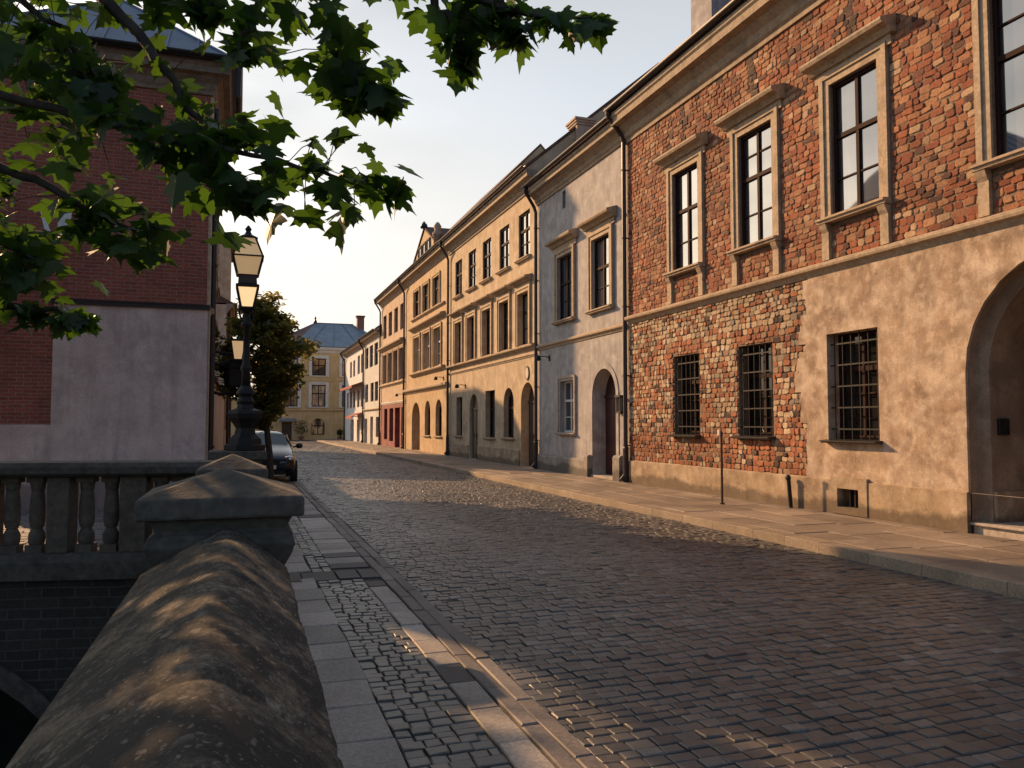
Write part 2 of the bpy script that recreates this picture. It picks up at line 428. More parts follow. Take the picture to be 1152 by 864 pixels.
def downpipe(F, root, u, zt, zb, dtop, mat, r=.055, d=.10, shoe=True):
    m = MB()
    m.tube([F.p(u, zt+.05, dtop), F.p(u, zt-.12, dtop), F.p(u, zt-.3, dtop*.75), F.p(u, zt-.62, d+.06), F.p(u, zt-.8, d), F.p(u, zb+.4, d), F.p(u, zb+.22, d), F.p(u, zb+.06, d+.14)], r, 10)
    m.lathe(F.p(u, zt-.02, dtop), [(.05, -.16), (.085, -.04), (.105, .12), (.10, .12), (.07, 0)], 10)
    z = zb+1.0
    while z < zt-1.2:
        m.lathe(F.p(u, z, d), [(r+.001, -.02), (r+.012, -.02), (r+.012, .02), (r+.001, .02)], 10); F.box(m, u-.015, u+.015, z-.015, z+.015, -.02, d); z += 1.9
    if shoe: m.lathe(F.p(u, zb, d), [(r+.012, 0), (r+.022, .05), (r+.018, .9), (r+.03, .92), (r+.004, .97)], 10)
    return m.build('downpipe', mat, root, smooth=False)
def cornice_prof(z0, z1, pr, back=-.02):
    h = z1-z0
    return [(back, z0), (.05, z0), (.06, z0+h*.12), (pr*.22, z0+h*.18), (pr*.30, z0+h*.36), (pr*.52, z0+h*.5), (pr*.56, z0+h*.56),
            (pr*.9, z0+h*.60), (pr*.92, z0+h*.8), (pr, z0+h*.86), (pr, z1), (back, z1)]
def string(F, root, u0, u1, z0, z1, pr, mat, name='string_course'):
    m = MB(); h = z1-z0
    F.mould(m, u0, u1, [(-.02, z0), (.03, z0), (pr*.5, z0+h*.35), (pr*.92, z0+h*.45), (pr, z0+h*.6), (pr, z0+h*.78), (.03, z1), (-.02, z1)])
    return m.build(name, mat, root)
def roof_gable(F, root, u0, u1, z, d, pitch, depth, mat, name='roof', back=True):
    """roof slope rising away from the street, with its other slope and gable ends"""
    m = MB(); half = depth/2+d; t = math.tan(math.radians(pitch)); zr = z+half*t; th = .12
    front = [(d, z), (d-half, zr), (d-2*half, z)]
    m.add([F.p(u, q, dd) for u in (u0, u1) for dd, q in front]+[F.p(u, q+th, dd) for u in (u0, u1) for dd, q in front],
          [(0,1,4,3),(1,2,5,4),(6,9,10,7),(7,10,11,8),(0,3,9,6),(2,8,11,5),(0,6,7,1),(1,7,8,2),(3,4,10,9),(4,5,11,10)])
    r = m.build(name, mat, root)
    g = MB()
    for u in (u0+.02, u1-.02):
        g.add([F.p(u, z-.3, 0), F.p(u, z-.01, d-.02), F.p(u, zr-.01, d-half), F.p(u, z+d*t, -depth), F.p(u, z-.3, -depth)], [(0,1,2,3,4)])
    return r, g, zr
def chimney(parent, x, y, z0, z1, wx, wy, mat, pots=0):
    m = MB(); m.box((x-wx/2, y-wy/2, z0), (x+wx/2, y+wy/2, z1-.24))
    for i, e in enumerate((.04, .08, .12)): m.box((x-wx/2-e, y-wy/2-e, z1-.24+i*.08), (x+wx/2+e, y+wy/2+e, z1-.16+i*.08))
    c = m.build('chimney', mat, parent)
    if pots:
        p = MB()
        for i in range(pots):
            p.lathe((x, y+(i-(pots-1)/2)*.35, z1), [(.11, 0), (.09, .3), (.11, .34), (.08, .34)], 10)
        p.build('chimney_pot', M['redroof'], c)
    return c

def stones(F, cells, d0=.0, hmin=.015, hmax=.04, inset=.007, jit=.012, name='brickwork', root=None, mat=None, pick=None):
    """rough bricks as real relief: each a rounded irregular block with its own colour"""
    vs = []; fs = []; cs = []
    for (ua, ub, za, zb) in cells:
        w = ub-ua; h = zb-za
        if w < .035 or h < .03: continue
        j = min(jit, w*.12, h*.12); c = min(.03, w*.2, h*.28)
        a = ua+inset; b = ub-inset; p = za+inset; q = zb-inset
        base = [(a+c, p), (b-c, p), (b, p+c), (b, q-c), (b-c, q), (a+c, q), (a, q-c), (a, p+c)]
        base = [(u+random.uniform(-j, j), z+random.uniform(-j, j)) for u, z in base]
        cu = (a+b)/2; cz = (p+q)/2; hh = random.uniform(hmin, hmax); tu = random.uniform(-.35, .35); tz = random.uniform(-.35, .35)
        k = len(vs)
        for u, z in base: vs.append(F.p(u, z, d0-.004))
        for u, z in base: vs.append(F.p(u, z, d0+hh*.6+(u-cu)*tu*.05))
        for u, z in base:
            uu = cu+(u-cu)*.84; zz = cz+(z-cz)*.8; vs.append(F.p(uu, zz, d0+hh+(uu-cu)*tu*.12+(zz-cz)*tz*.12))
        for r in (0, 8):
            for i in range(8): fs.append((k+r+i, k+r+(i+1) % 8, k+r+8+(i+1) % 8, k+r+8+i))
        fs.append(tuple(k+16+i for i in range(8)))
        col = pick(cu, cz); cs += [col]*24
    m = MB(); m.v = vs; m.f = fs
    return m.build(name, mat, root, cols=cs)

def coursed(u0, u1, z0, z1, bw, bh, keep, seed=1):
    R = random.Random(seed); cells = []; z = z0
    while z < z1-.02:
        h = bh*R.uniform(.8, 1.2); zt = min(z+h, z1); u = u0-R.uniform(0, bw)
        while u < u1:
            w = bw*R.uniform(.55, 1.35); a = max(u, u0); b = min(u+w, u1); u += w
            if b-a < .03: continue
            dz = R.uniform(-.012, .012)
            for cell in keep(a, b, z+dz, zt+dz): cells.append(cell)
        z = zt
    return cells
def cut(rects):
    """clip a cell against blocked rectangles"""
    def k(a, b, p, q):
        for (ra, rb, rp, rq) in rects:
            if a < rb and b > ra and p < rq and q > rp:
                res = []
                if a < ra-.03: res += k(a, ra, p, q)
                if b > rb+.03: res += k(rb, b, p, q)
                if not res:
                    if p < rp-.03: return k(a, b, p, rp)
                    if q > rq+.03: return k(a, b, rq, q)
                return res
        return [(a, b, p, q)]
    return k
lerp = lambda a, b, t: tuple(x+(y-x)*t for x, y in zip(a, b))

RF = Fr((XF, 0, 0), (0, 1, 0), (-1, 0, 0))      # right-hand fronts: u = world Y

def shell(F, root, u0, u1, z0, z1, depth, mat):
    """side and back walls of a house"""
    m = MB()
    m.quad(F.p(u0, z0, -.01), F.p(u0, z0, -depth), F.p(u0, z1, -depth), F.p(u0, z1, -.01))
    m.quad(F.p(u1, z0, -.01), F.p(u1, z0, -depth), F.p(u1, z1, -depth), F.p(u1, z1, -.01))
    m.quad(F.p(u0, z0, -depth), F.p(u1, z0, -depth), F.p(u1, z1, -depth), F.p(u0, z1, -depth))
    return m

# ================================================================== RIGHT: brick house
ROW = 'old houses along the right side of the street'
bh = emp('townhouse', (XF, 11, 0), 'nearest house on the right with exposed rough brick above and patchy tan plaster below', 'house', ROW)
up = [(c-.575, c+.575, 5.42, 7.85, 0, .09) for c in (16.62, 13.88, 11.06, 7.8, 4.9)]
lo_b = [(16.1, 17.25, 1.45, 3.35, 0, .26), (13.42, 14.58, 1.45, 3.35, 0, .26)]
lo_p = [(10.6, 11.82, 1.42, 3.32, 0, .26)]
portal = (5.72, 8.92, PV, 4.05, 1.6, .28)
m = MB(); wall(m, RF, 2.5, 19.7, 4.4, 9.7, up); wall(m, RF, 12.2, 19.7, PV, 4.4, lo_b)
m.build('mortar_wall', M['mortar'], bh)
# upper brickwork
blocks = [(c-.83, c+.83, 5.25, 8.1) for c in (16.62, 13.88, 11.06, 7.8, 4.9)]
blocks += [(c+s*.70-.1, c+s*.70+.1, 4.5, 5.3) for c in (16.62, 13.88, 11.06, 7.8, 4.9) for s in (-1, 1)]
shade_strip = [c+.05 for c in (16.62, 13.88, 11.06, 7.8)]  # shadow strips above the hoods, painted as darker bricks
def pick_up(u, z):
    r = random.random()
    if any(abs(u-c) < .12 and z > 8.45 for c in shade_strip): return lerp((.05, .03, .022), (.10, .05, .035), r)
    if r < .08: return lerp((.07, .035, .028), (.14, .06, .04), random.random())
    if r < .15: return lerp((.36, .225, .13), (.46, .31, .19), random.random())
    if r < .5: return lerp((.30, .13, .065), (.37, .19, .10), random.random())
    return lerp((.19, .062, .034), (.33, .11, .052), random.random())
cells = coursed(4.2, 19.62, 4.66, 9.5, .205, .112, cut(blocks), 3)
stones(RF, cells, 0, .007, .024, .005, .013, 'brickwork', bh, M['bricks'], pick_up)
# jagged edge between brick and plaster: plaster starts left of ue(z)
steps = [(0.70, 12.42), (1.35, 12.40), (1.72, 12.56), (2.30, 12.72), (2.62, 12.62), (2.95, 12.40), (3.2, 12.60), (3.45, 12.50), (3.75, 12.36), (4.05, 12.46), (4.4, 12.46)]
def ue(z):
    for i in range(len(steps)-1):
        if steps[i][0] <= z < steps[i+1][0]: return steps[i][1]
    return steps[-1][1]
def keep_lo(a, b, p, q):
    e = ue((p+q)/2)
    if b <= e+.03: return []
    return cut([(16.08, 17.27, 1.38, 3.37), (13.40, 14.60, 1.38, 3.37)])(max(a, e), b, p, q)
def pick_lo(u, z):
    r = random.random(); pale = .5+.5*math.sin(u*2.1+z*1.3)*math.cos(z*1.7-u*.6)
    near_win = any(abs(u-c) < .85 and 3.3 < z < 3.75 for c in (16.68, 14.0)); near_win2 = any(abs(u-c) < .72 and z < 3.4 for c in (16.68, 14.0))
    pr = .25+.5*pale
    if z < 1.5: pr = .12
    if z > 3.85: pr = .72
    if near_win: pr = .02
    if near_win2: pr *= .5
    if r < .07: return lerp((.04, .025, .02), (.10, .055, .04), random.random())
    if random.random() < pr: return lerp((.36, .26, .16), (.50, .38, .25), random.random()) if random.random() < .85 else lerp((.24, .19, .135), (.30, .245, .175), random.random())
    if random.random() < .22: return lerp((.24, .14, .085), (.34, .215, .13), random.random())
    return lerp((.22, .078, .04), (.37, .145, .068), random.random())
cells = coursed(12.3, 19.62, .72, 4.42, .175, .115, keep_lo, 5)
# soldier lintels
stones(RF, cells, 0, .008, .030, .005, .014, 'lower_brickwork', bh, M['bricks'], pick_lo)
# plaster skin, 3.5 cm proud, with its broken edge
m = MB(); D = .035
pz = [s[0] for s in steps]
wall(m, RF, 2.5, 12.3, .70, 4.42, lo_p+[(portal[0], portal[1], .70, portal[3], 1.6, .05)], D)
for i in range(len(steps)-1):
    z0, e = steps[i]; z1 = steps[i+1][0]
    sub = 5; prev = None
    for k in range(sub):
        a = z0+(z1-z0)*k/sub; b = z0+(z1-z0)*(k+1)/sub
        e0 = e+random.uniform(-.02, .02) if prev is None else prev; e1 = e+random.uniform(-.025, .025); prev = e1
        m.quad(RF.p(12.3, a, D), RF.p(e0, a, D), RF.p(e1, b, D), RF.p(12.3, b, D))
        m.quad(RF.p(e0, a, D), RF.p(e0, a, 0), RF.p(e1, b, 0), RF.p(e1, b, D))
    ne = steps[i+1][1]
    m.quad(RF.p(prev, z1, D), RF.p(prev, z1, 0), RF.p(ne, z1, 0), RF.p(ne, z1, D))
m.build('plaster_wall', M['plaster_tan'], bh)
# plinth
vent = (11.06, 11.56, .25, .57)
m = MB()
PD = .075
wall(m, RF, 8.92, 19.55, PV-.05, .70, [(vent[0], vent[1], vent[2], vent[3], 0, .25)], PD)
m.quad(RF.p(8.92, .70, PD), RF.p(19.55, .70, PD), RF.p(19.55, .73, .0), RF.p(8.92, .73, .0))
m.quad(RF.p(8.92, PV-.05, PD), RF.p(8.92, .70, PD), RF.p(8.92, .70, 0), RF.p(8.92, PV-.05, 0))
m.quad(RF.p(19.55, PV-.05, PD), RF.p(19.55, .70, PD), RF.p(19.55, .70, 0), RF.p(19.55, PV-.05, 0))
wall(m, RF, 2.5, 5.72, PV-.05, .70, [], PD)
m.build('plinth', M['plinth_tan'], bh)
m = MB(); RF.box(m, vent[0]-.02, vent[1]+.02, vent[2], vent[3], -.30, -.17)
v = m.build('vent', M['iron'], bh)
m = MB()
for i in range(4):
    u = vent[0]+(vent[1]-vent[0])*(i+.5)/4; m.tube([RF.p(u, vent[2], -.02), RF.p(u, vent[3], -.02)], .012, 6)
m.build('grille', M['rust'], v)
m = MB()
for a, b, c, d in ((vent[0]-.2, vent[0]-.004, .13, .77), (vent[1]+.004, vent[1]+.16, .13, .77), (vent[0]-.003, vent[1]+.003, vent[3]+.003, .77), (vent[0]-.003, vent[1]+.003, .13, vent[2]-.003)):
    RF.box(m, a, b, c, d, .0, PD+.018)
m.build('vent_surround', M['plinth_tan'], bh)
# portal: jamb ring steps in, deep reveal, door
ring = (5.88, 8.76, PV, 3.9, 1.45, .75)
m = MB()
a1 = [(portal[0], PV)]+arcpts(portal[0], portal[1], 4.05, 1.6, 28)+[(portal[1], PV)]
a2 = [(ring[0], PV)]+arcpts(ring[0], ring[1], 3.9, 1.45, 28)+[(ring[1], PV)]
for prs in range(len(a1)-1):
    p, q, r, s = a1[prs], a1[prs+1], a2[prs+1], a2[prs]
    m.quad(RF.p(*p, -.02), RF.p(*q, -.02), RF.p(*q, -.16), RF.p(*p, -.16))
    m.quad(RF.p(*p, -.16), RF.p(*q, -.16), RF.p(*r, -.24), RF.p(*s, -.24))
    m.quad(RF.p(*s, -.24), RF.p(*r, -.24), RF.p(*r, -1.0), RF.p(*s, -1.0))
m.build('portal', plaster('portal_render', (.27, .19, .125), (.19, .135, .09), (.36, .27, .18), .9, .4), bh)
m = MB()
RF.box(m, 8.70, 8.755, PV, .72, -.98, -.26)
m.build('jamb_plinth', M['plinth_tan'], bh)
arch_leaf(RF, bh, (5.9, 8.74, PV+.15, 3.88, 1.43, .98), M['door_wood'])
m = MB(); RF.box(m, 5.75, 8.9, PV-.02, PV+.12, -1.0, -.02); RF.box(m, 5.70, 8.95, PV+.12, PV+.16, -.99, .03)
m.build('doorstep', M['trim_grey'], bh, bevel=.01)
m = MB(); m.box((XF+.36, 8.715, 1.54), (XF+.56, 8.76, 1.78)); ip = m.build('entry_panel', M['iron'], bh, bevel=.006)
m = MB(); m.box((XF+.385, 8.708, 1.57), (XF+.535, 8.7149, 1.75)); m.build('panel_screen', M['glass_dark'], ip)
for i, o in enumerate(up):
    w = window(RF, bh, o, M['timber'], M['glass'], 2, (.60,), (.28, .8) if i % 2 else (.28,), .065)
    surround(RF, bh, w, o, M['stucco'], .20, .045); sill(RF, w, o, M['stucco'], .24, .2, .1)
    hood(RF, w, o, M['stucco'], 8.12, .42, .34, .30)
    for s in (-1, 1):
        m = MB(); c = (o[0]+o[1])/2+s*.70
        RF.box(m, c-.09, c+.09, 4.66, 5.16, -.01, .075); RF.mould(m, c-.085, c+.085, [(0, 5.16), (.075, 5.16), (.11, 5.22), (.15, 5.318), (0, 5.318)])
        m.build('apron_bracket', M['stucco'], w)
for o in lo_b+lo_p:
    dd = D if o in lo_p else 0
    w = window(RF, bh, o, M['timber'], M['glass_dark'], 2, (.66,), (.2, .43), .07, dd=0)
    grille(RF, w, o, 6, 5, -.05); sill(RF, w, (o[0], o[1], o[2]), M['zinc'], .06, .2, .055)
string(RF, bh, 2.5, 19.58, 4.42, 4.66, .17, M['stucco'])
m = MB(); RF.mould(m, 2.5, 19.72, cornice_prof(9.46, 10.24, .52)); m.build('cornice', M['cornice'], bh)
gutter(RF, bh, 2.5, 19.75, 10.36, .60, .085)
downpipe(RF, bh, 19.66, 10.3, PV, .58, M['pipe'], .06, .11)
r, g, zr = roof_gable(RF, bh, 2.5, 19.7, 10.27, .5, 36, 10, M['tile'])
s = shell(RF, bh, 2.5, 19.7, 0, 10.25, 10, None); g.v and None
g2 = MB(); g2.add(s.v, s.f); g2.add(g.v, g.f); g2.build('side_wall', M['plaster_grey'], bh)
chimney(r, 11.35, 17.2, 10.6, 13.1, .8, .95, M['plaster_grey'], 2)
m = MB(); m.lathe((10.3, 19.1, 10.6), [(.13, 0), (.13, .22), (.2, .24), (.2, .3), (.03, .36)], 12); m.build('roof_vent', M['zinc'], r)

# ================================================================== other right-hand houses
def house(u0, u1, label, wm, z_eave, cor, ops, roofm=None, pitch=38, lower=None, zl=None, depth=10, gut=True, corm=None, trim=None, d_eave=.5):
    """shell of a row house; ops: every opening of the front"""
    h = emp('townhouse', (XF, (u0+u1)/2, 0), label, 'house', ROW)
    m = MB()
    if lower is None: wall(m, RF, u0, u1, PV-.04, z_eave-.1, ops); m.build('front_wall', wm, h)
    else:
        wall(m, RF, u0, u1, zl, z_eave-.1, [o for o in ops if o[2] > zl]); m.build('front_wall', wm, h)
        m = MB(); wall(m, RF, u0, u1, PV-.04, zl, [o for o in ops if o[3] < zl], .012); m.build('lower_wall', lower, h)
    m = MB(); RF.mould(m, u0+.01, u1-.01, cornice_prof(z_eave-cor, z_eave, d_eave-.06)); m.build('cornice', corm or M['cornice'], h)
    gutter(RF, h, u0, u1, z_eave+.1, d_eave+.05, .075)
    r, g, zr = roof_gable(RF, h, u0, u1, z_eave+.02, d_eave-.05, pitch, depth, roofm or M['tile'])
    s = shell(RF, h, u0, u1, 0, z_eave, depth, None); s.add(g.v, g.f); s.build('side_wall', wm, h)
    return h, r

# ---- grey plaster house
gu = [(20.75, 21.97, 5.12, 7.25, 0, .1), (23.5, 24.72, 5.12, 7.25, 0, .1)]
gw = (23.42, 24.55, 1.42, 3.1, 0, .16); gs = (24.1, 24.36, 8.84, 9.42, 0, .2)
gd = (20.42, 22.02, PV, 3.32, .8, .42)
h, r = house(19.7, 26.7, 'pale grey plaster house with a tall round arched doorway beside the brick house', M['plaster_grey'], 10.1, .55, gu+[gw, gs, gd], pitch=36)
for o in gu:
    w = window(RF, h, o, M['timber'], M['glass'], 2, (.58,), (.3,), .065)
    surround(RF, h, w, o, M['stucco'], .2, .06); sill(RF, w, o, M['stucco'], .26, .18, .1); hood(RF, w, o, M['stucco'], 7.62, .44, .34, .3)
w = window(RF, h, gw, M['frame_white'], M['glass_mid'], 2, (.62,), (.3,), .06); surround(RF, h, w, gw, M['trim_grey'], .14, .04); sill(RF, w, gw, M['trim_grey'], .18, .14, .08)
window(RF, h, gs, M['timber'], M['glass_dark'], 1, (), (), .03)
string(RF, h, 19.78, 26.62, 4.3, 4.5, .12, M['stucco'])
d = arch_leaf(RF, h, gd, M['door'])
m = MB(); RF.box(m, gd[0]-.05, gd[1]+.05, PV-.02, PV+.07, -.42, .06); m.build('doorstep', M['trim_grey'], h)
m = MB(); RF.mould(m, 22.3, 26.5, [(-.02, PV-.03), (.10, PV-.03), (.10, .58), (.06, .64), (-.02, .66)])
RF.mould(m, 22.08, 22.3, [(-.02, PV-.03), (.17, PV-.03), (.17, .72), (.14, .76), (-.02, .78)]); RF.mould(m, 19.95, 20.36, [(-.02, PV-.03), (.17, PV-.03), (.17, .76), (.12, .82), (-.02, .84)])
m.build('plinth', M['plinth_grey'], h)
m = MB()
a1 = arcpts(gd[0]-.16, gd[1]+.16, 3.48, .96, 24); a2 = arcpts(gd[0]+.002, gd[1]-.002, 3.318, .798, 24)
a1 = [(a1[0][0], .7)]+a1+[(a1[-1][0], .7)]; a2 = [(a2[0][0], .7)]+a2+[(a2[-1][0], .7)]
for i in range(len(a1)-1):
    m.quad(RF.p(*a1[i], .025), RF.p(*a1[i+1], .025), RF.p(*a2[i+1], .025), RF.p(*a2[i], .025))
    m.quad(RF.p(*a1[i], .025), RF.p(*a1[i+1], .025), RF.p(*a1[i+1], -.01), RF.p(*a1[i], -.01))
m.build('door_surround', M['plaster_grey'], h)
downpipe(RF, h, 26.6, 10.1, PV, .5, M['pipe'], .06, .11)
chimney(r, 11.9, 26.9, 10.8, 12.95, .6, .7, M['plaster_pink'])
GREY = h
# ---- beige house
bt = [(y, y+1.25, 7.95, 9.7, 0, .1) for y in (27.5, 29.9, 32.3, 34.6, 37.0)]
bm_ = [(y, y+1.2, 4.67, 6.65, 0, .22) for y in (27.6, 29.9, 32.3, 34.75, 37.0)]
bg = [(36.9, 37.95, 1.13, 3.0, 0, .25), (31.76, 33.1, 1.12, 3.12, 0, .25), (29.35, 30.6, 1.16, 3.13, .6, .25)]
bd = [(34.25, 35.6, PV, 3.06, .67, .14), (27.06, 28.5, PV, 3.24, .72, .32)]
h, r = house(26.7, 39.44, 'long beige three storey house with two rows of five windows and arched doors', M['plaster_beige'], 10.9, .6, bt+bm_+bg+bd, pitch=40)
for o in bt:
    w = window(RF, h, o, M['timber'], M['glass'], 2, (.62,), (.32,), .07); sill(RF, w, o, M['stucco'], .14, .16, .1)
for o in bm_:
    w = window(RF, h, o, M['timber'], M['glass_mid'], 2, (.65,), (.33,), .07); surround(RF, h, w, o, M['plaster_beige'], .2, .05); hood(RF, w, o, M['stucco'], 6.98, .36, .32, .24)
for i, o in enumerate(bg):
    w = window(RF, h, o, M['timber'], M['glass_dark'], 2, (.6,), (.3,), .07); sill(RF, w, o, M['stucco'], .1, .12, .08)
for o in bd: arch_leaf(RF, h, o, M['door_wood'])
string(RF, h, 26.8, 39.36, 4.42, 4.64, .2, M['stucco']); string(RF, h, 26.8, 39.36, 4.16, 4.28, .07, M['stucco'], 'lower_band')
m = MB(); RF.mould(m, 35.75, 39.3, [(-.02, PV-.03), (.05, PV-.03), (.05, .7), (-.02, .74)]); RF.mould(m, 28.6, 34.15, [(-.02, PV-.03), (.05, PV-.03), (.05, .7), (-.02, .74)])
m.build('plinth', M['plinth_tan'], h)
downpipe(RF, h, 39.3, 10.85, PV, .5, M['pipe'], .06, .11)
m = MB(); ring_ = [(math.cos(2*PI*i/16)*.2, math.sin(2*PI*i/16)*.26) for i in range(16)]
m.add([RF.p(27.75+a, 3.58+b, .035) for a, b in ring_]+[RF.p(27.75+a, 3.58+b, -.005) for a, b in ring_], [tuple(range(16))]+[(i, (i+1) % 16, 16+(i+1) % 16, 16+i) for i in range(16)])
pl = m.build('house_plaque', M['iron'], h)
m = MB(); m.add([RF.p(27.75+a*.8, 3.58+b*.8, .04) for a, b in ring_], [tuple(range(16))]); m.build('plaque_face', M['sign'], pl)
# ---- ochre house with pediment gable
yt = [(y, y+1.45, 8.2, 9.72, 0, .12) for y in (46.55, 44.05, 41.5)]
ym = [(y, y+1.6, 4.85, 6.9, 0, .22) for y in (46.4, 43.75, 41.2)]
yg = [(43.6, 45.0, 1.05, 3.02, .7, .25), (40.95, 42.35, 1.05, 3.02, .7, .25)]; yd = (46.3, 48.6, PV, 3.0, 1.0, .6)
h, r = house(39.44, 50.9, 'ochre house crowned by a triangular gable above its eaves', M['plaster_yellow'], 10.95, .55, yt+ym+yg+[yd], pitch=46)
for o in yt: w = window(RF, h, o, M['timber'], M['glass_mid'], 2, (.6,), (), .08); surround(RF, h, w, o, M['plaster_yellow'], .16, .05)
for o in ym:
    w = window(RF, h, o, M['frame_white'], M['glass_mid'], 2, (.65,), (.33,), .08); surround(RF, h, w, o, M['plaster_yellow'], .2, .05)
for o in yg: w = window(RF, h, o, M['timber'], M['glass_dark'], 2, (.6,), (.3,), .07); sill(RF, w, o, M['stucco'], .1, .12, .08)
arch_leaf(RF, h, yd, M['door_wood'])
string(RF, h, 40.3, 48.6, 7.3, 7.6, .3, M['stucco'], 'hood_course'); string(RF, h, 40.3, 48.6, 4.55, 4.8, .22, M['stucco'], 'sill_course'); string(RF, h, 39.5, 50.8, 3.55, 3.9, .2, M['stucco'])
string(RF, h, 40.3, 48.6, 7.95, 8.12, .14, M['stucco'], 'upper_sill_course')
gf = Fr((XF+.15, 0, 0), (0, 1, 0), (-1, 0, 0))
m = MB()
a, b, pk = (42.6, 11.0), (49.2, 11.0), (45.9, 13.15)
m.add([gf.p(a[0], 11.0, 0), gf.p(b[0], 11.0, 0), gf.p(b[0], 11.5, 0), gf.p(pk[0], pk[1], 0), gf.p(a[0], 11.5, 0)]+[gf.p(a[0], 11.0, -4), gf.p(b[0], 11.0, -4), gf.p(b[0], 11.5, -4), gf.p(pk[0], pk[1], -4), gf.p(a[0], 11.5, -4)],
      [(0,1,2,3,4),(9,8,7,6,5),(1,6,7,2),(4,9,5,0),(2,7,8,3),(3,8,9,4)])
gb = m.build('gable', M['plaster_yellow'], h)
m = MB()
for (p, q) in (((a[0]-.25, 11.32), pk), ((b[0]+.25, 11.32), pk)):
    m.add([gf.p(p[0], p[1]+.12, .07), gf.p(q[0], q[1]+.12, .07), gf.p(q[0], q[1]+.2, .07), gf.p(p[0], p[1]+.2, .07), gf.p(p[0], p[1], -4.1), gf.p(q[0], q[1], -4.1), gf.p(q[0], q[1]+.2, -4.1), gf.p(p[0], p[1]+.18, -4.1)],
          [(0,1,2,3),(7,6,5,4),(0,4,5,1),(3,2,6,7),(0,3,7,4),(1,5,6,2)])
m.build('gable_roof', M['tile'], gb)
string(gf, gb, 42.5, 49.3, 11.25, 11.5, .24, M['stucco'], 'gable_cornice')
gw_ = [(y, y+.8, 11.6, 12.35, 0, .02) for y in (44.4, 45.5, 46.6)]
for o in gw_: window(gf, gb, (o[0], o[1], o[2], o[3], 0, -.05), M['timber'], M['glass_dark'], 1, (), (), .07, name='gable_window')
m = MB(); m.lathe((XF+.1, 42.5, 11.5), [(.22, 0), (.22, .5), (.3, .55), (.3, .65), (.16, .8), (.22, 1.05), (.1, 1.25), (.02, 1.3)], 12); m.build('finial', M['stucco'], gb, smooth=True)
m = MB(); m.lathe((XF+.1, 45.9, 13.25), [(.22, 0), (.2, .2), (.1, .3), (.02, .42)], 12); m.build('finial', M['zinc'], gb, smooth=True)
downpipe(RF, h, 50.7, 10.9, PV, .5, M['pipe'], .06, .11)
# ---- red ground floor house
rt = [(y, y+1.35, 7.95, 9.65, 0, .2) for y in (57.8, 55.6, 53.4, 51.25)]
rm = [(y, y+1.6, 4.65, 6.72, 0, .22) for y in (57.3, 55.2, 53.15, 51.1)]
rg = [(57.1, 58.4, .6, 2.8, 0, .25), (54.8, 56.3, .5, 2.8, 0, .25)]; rd = [(52.4, 54.2, PV, 2.8, 0, .35), (50.95, 51.9, PV, 2.8, 0, .4)]
h, r = house(50.9, 60.05, 'cream three storey house with a dark red painted ground floor', M['plaster_pink'], 10.95, .55, rt+rm+rg+rd, lower=M['plaster_red'], zl=3.15, pitch=38)
for o in rt: w = window(RF, h, o, M['timber'], M['glass_mid'], 2, (.6,), (), .08)
for o in rm: w = window(RF, h, o, M['timber'], M['glass_dark'], 2, (.65,), (), .08); surround(RF, h, w, o, M['plaster_pink'], .16, .05)
for o in rg: window(RF, h, o, M['timber'], M['glass_dark'], 2, (.7,), (), .08, name='shop_window')
for o in rd: arch_leaf(RF, h, o, M['door'])
string(RF, h, 51, 59.9, 7.0, 7.35, .35, M['stucco'], 'hood_course'); string(RF, h, 51, 59.9, 4.35, 4.6, .15, M['stucco']); string(RF, h, 51, 59.9, 3.1, 3.25, .06, M['plaster_white2'], 'white_band')
downpipe(RF, h, 59.9, 10.9, PV, .5, M['pipe'], .06, .11)
# ---- cream white house
wt = [(y, y+1.7, 6.3, 8.05, 0, .18) for y in (66.3, 63.9, 61.5)]; wm_ = [(y, y+1.6, 3.5, 5.0, 0, .18) for y in (66.3, 63.4, 61.3)]
wd_ = [(66.6, 68.2, PV, 2.15, 0, .3), (60.9, 62.2, .7, 2.25, 0, .2), (63.6, 65.0, PV, 2.3, 0, .3)]
h, r = house(60.05, 68.6, 'cream white two storey house with plain windows just past the red fronted house', M['plaster_white2'], 8.8, .4, wt+wm_+wd_, pitch=36)
for o in wt: window(RF, h, o, M['timber'], M['glass_mid'], 2, (.6,), (), .09)
for o in wm_: window(RF, h, o, M['timber'], M['glass_dark'], 2, (.6,), (), .09)
window(RF, h, wd_[1], M['timber'], M['glass_dark'], 2, (), (), .09); arch_leaf(RF, h, wd_[0], M['door_wood']); arch_leaf(RF, h, wd_[2], M['door_wood'])
string(RF, h, 60.2, 68.5, 2.75, 2.95, .15, M['stucco'])
downpipe(RF, h, 68.4, 8.8, PV, .5, M['pipe'], .07, .11)
chimney(r, 12.6, 62, 11, 13.0, .7, .7, M['redroof']); chimney(r, 13.2, 66, 11, 13.4, .7, .7, M['redroof'])
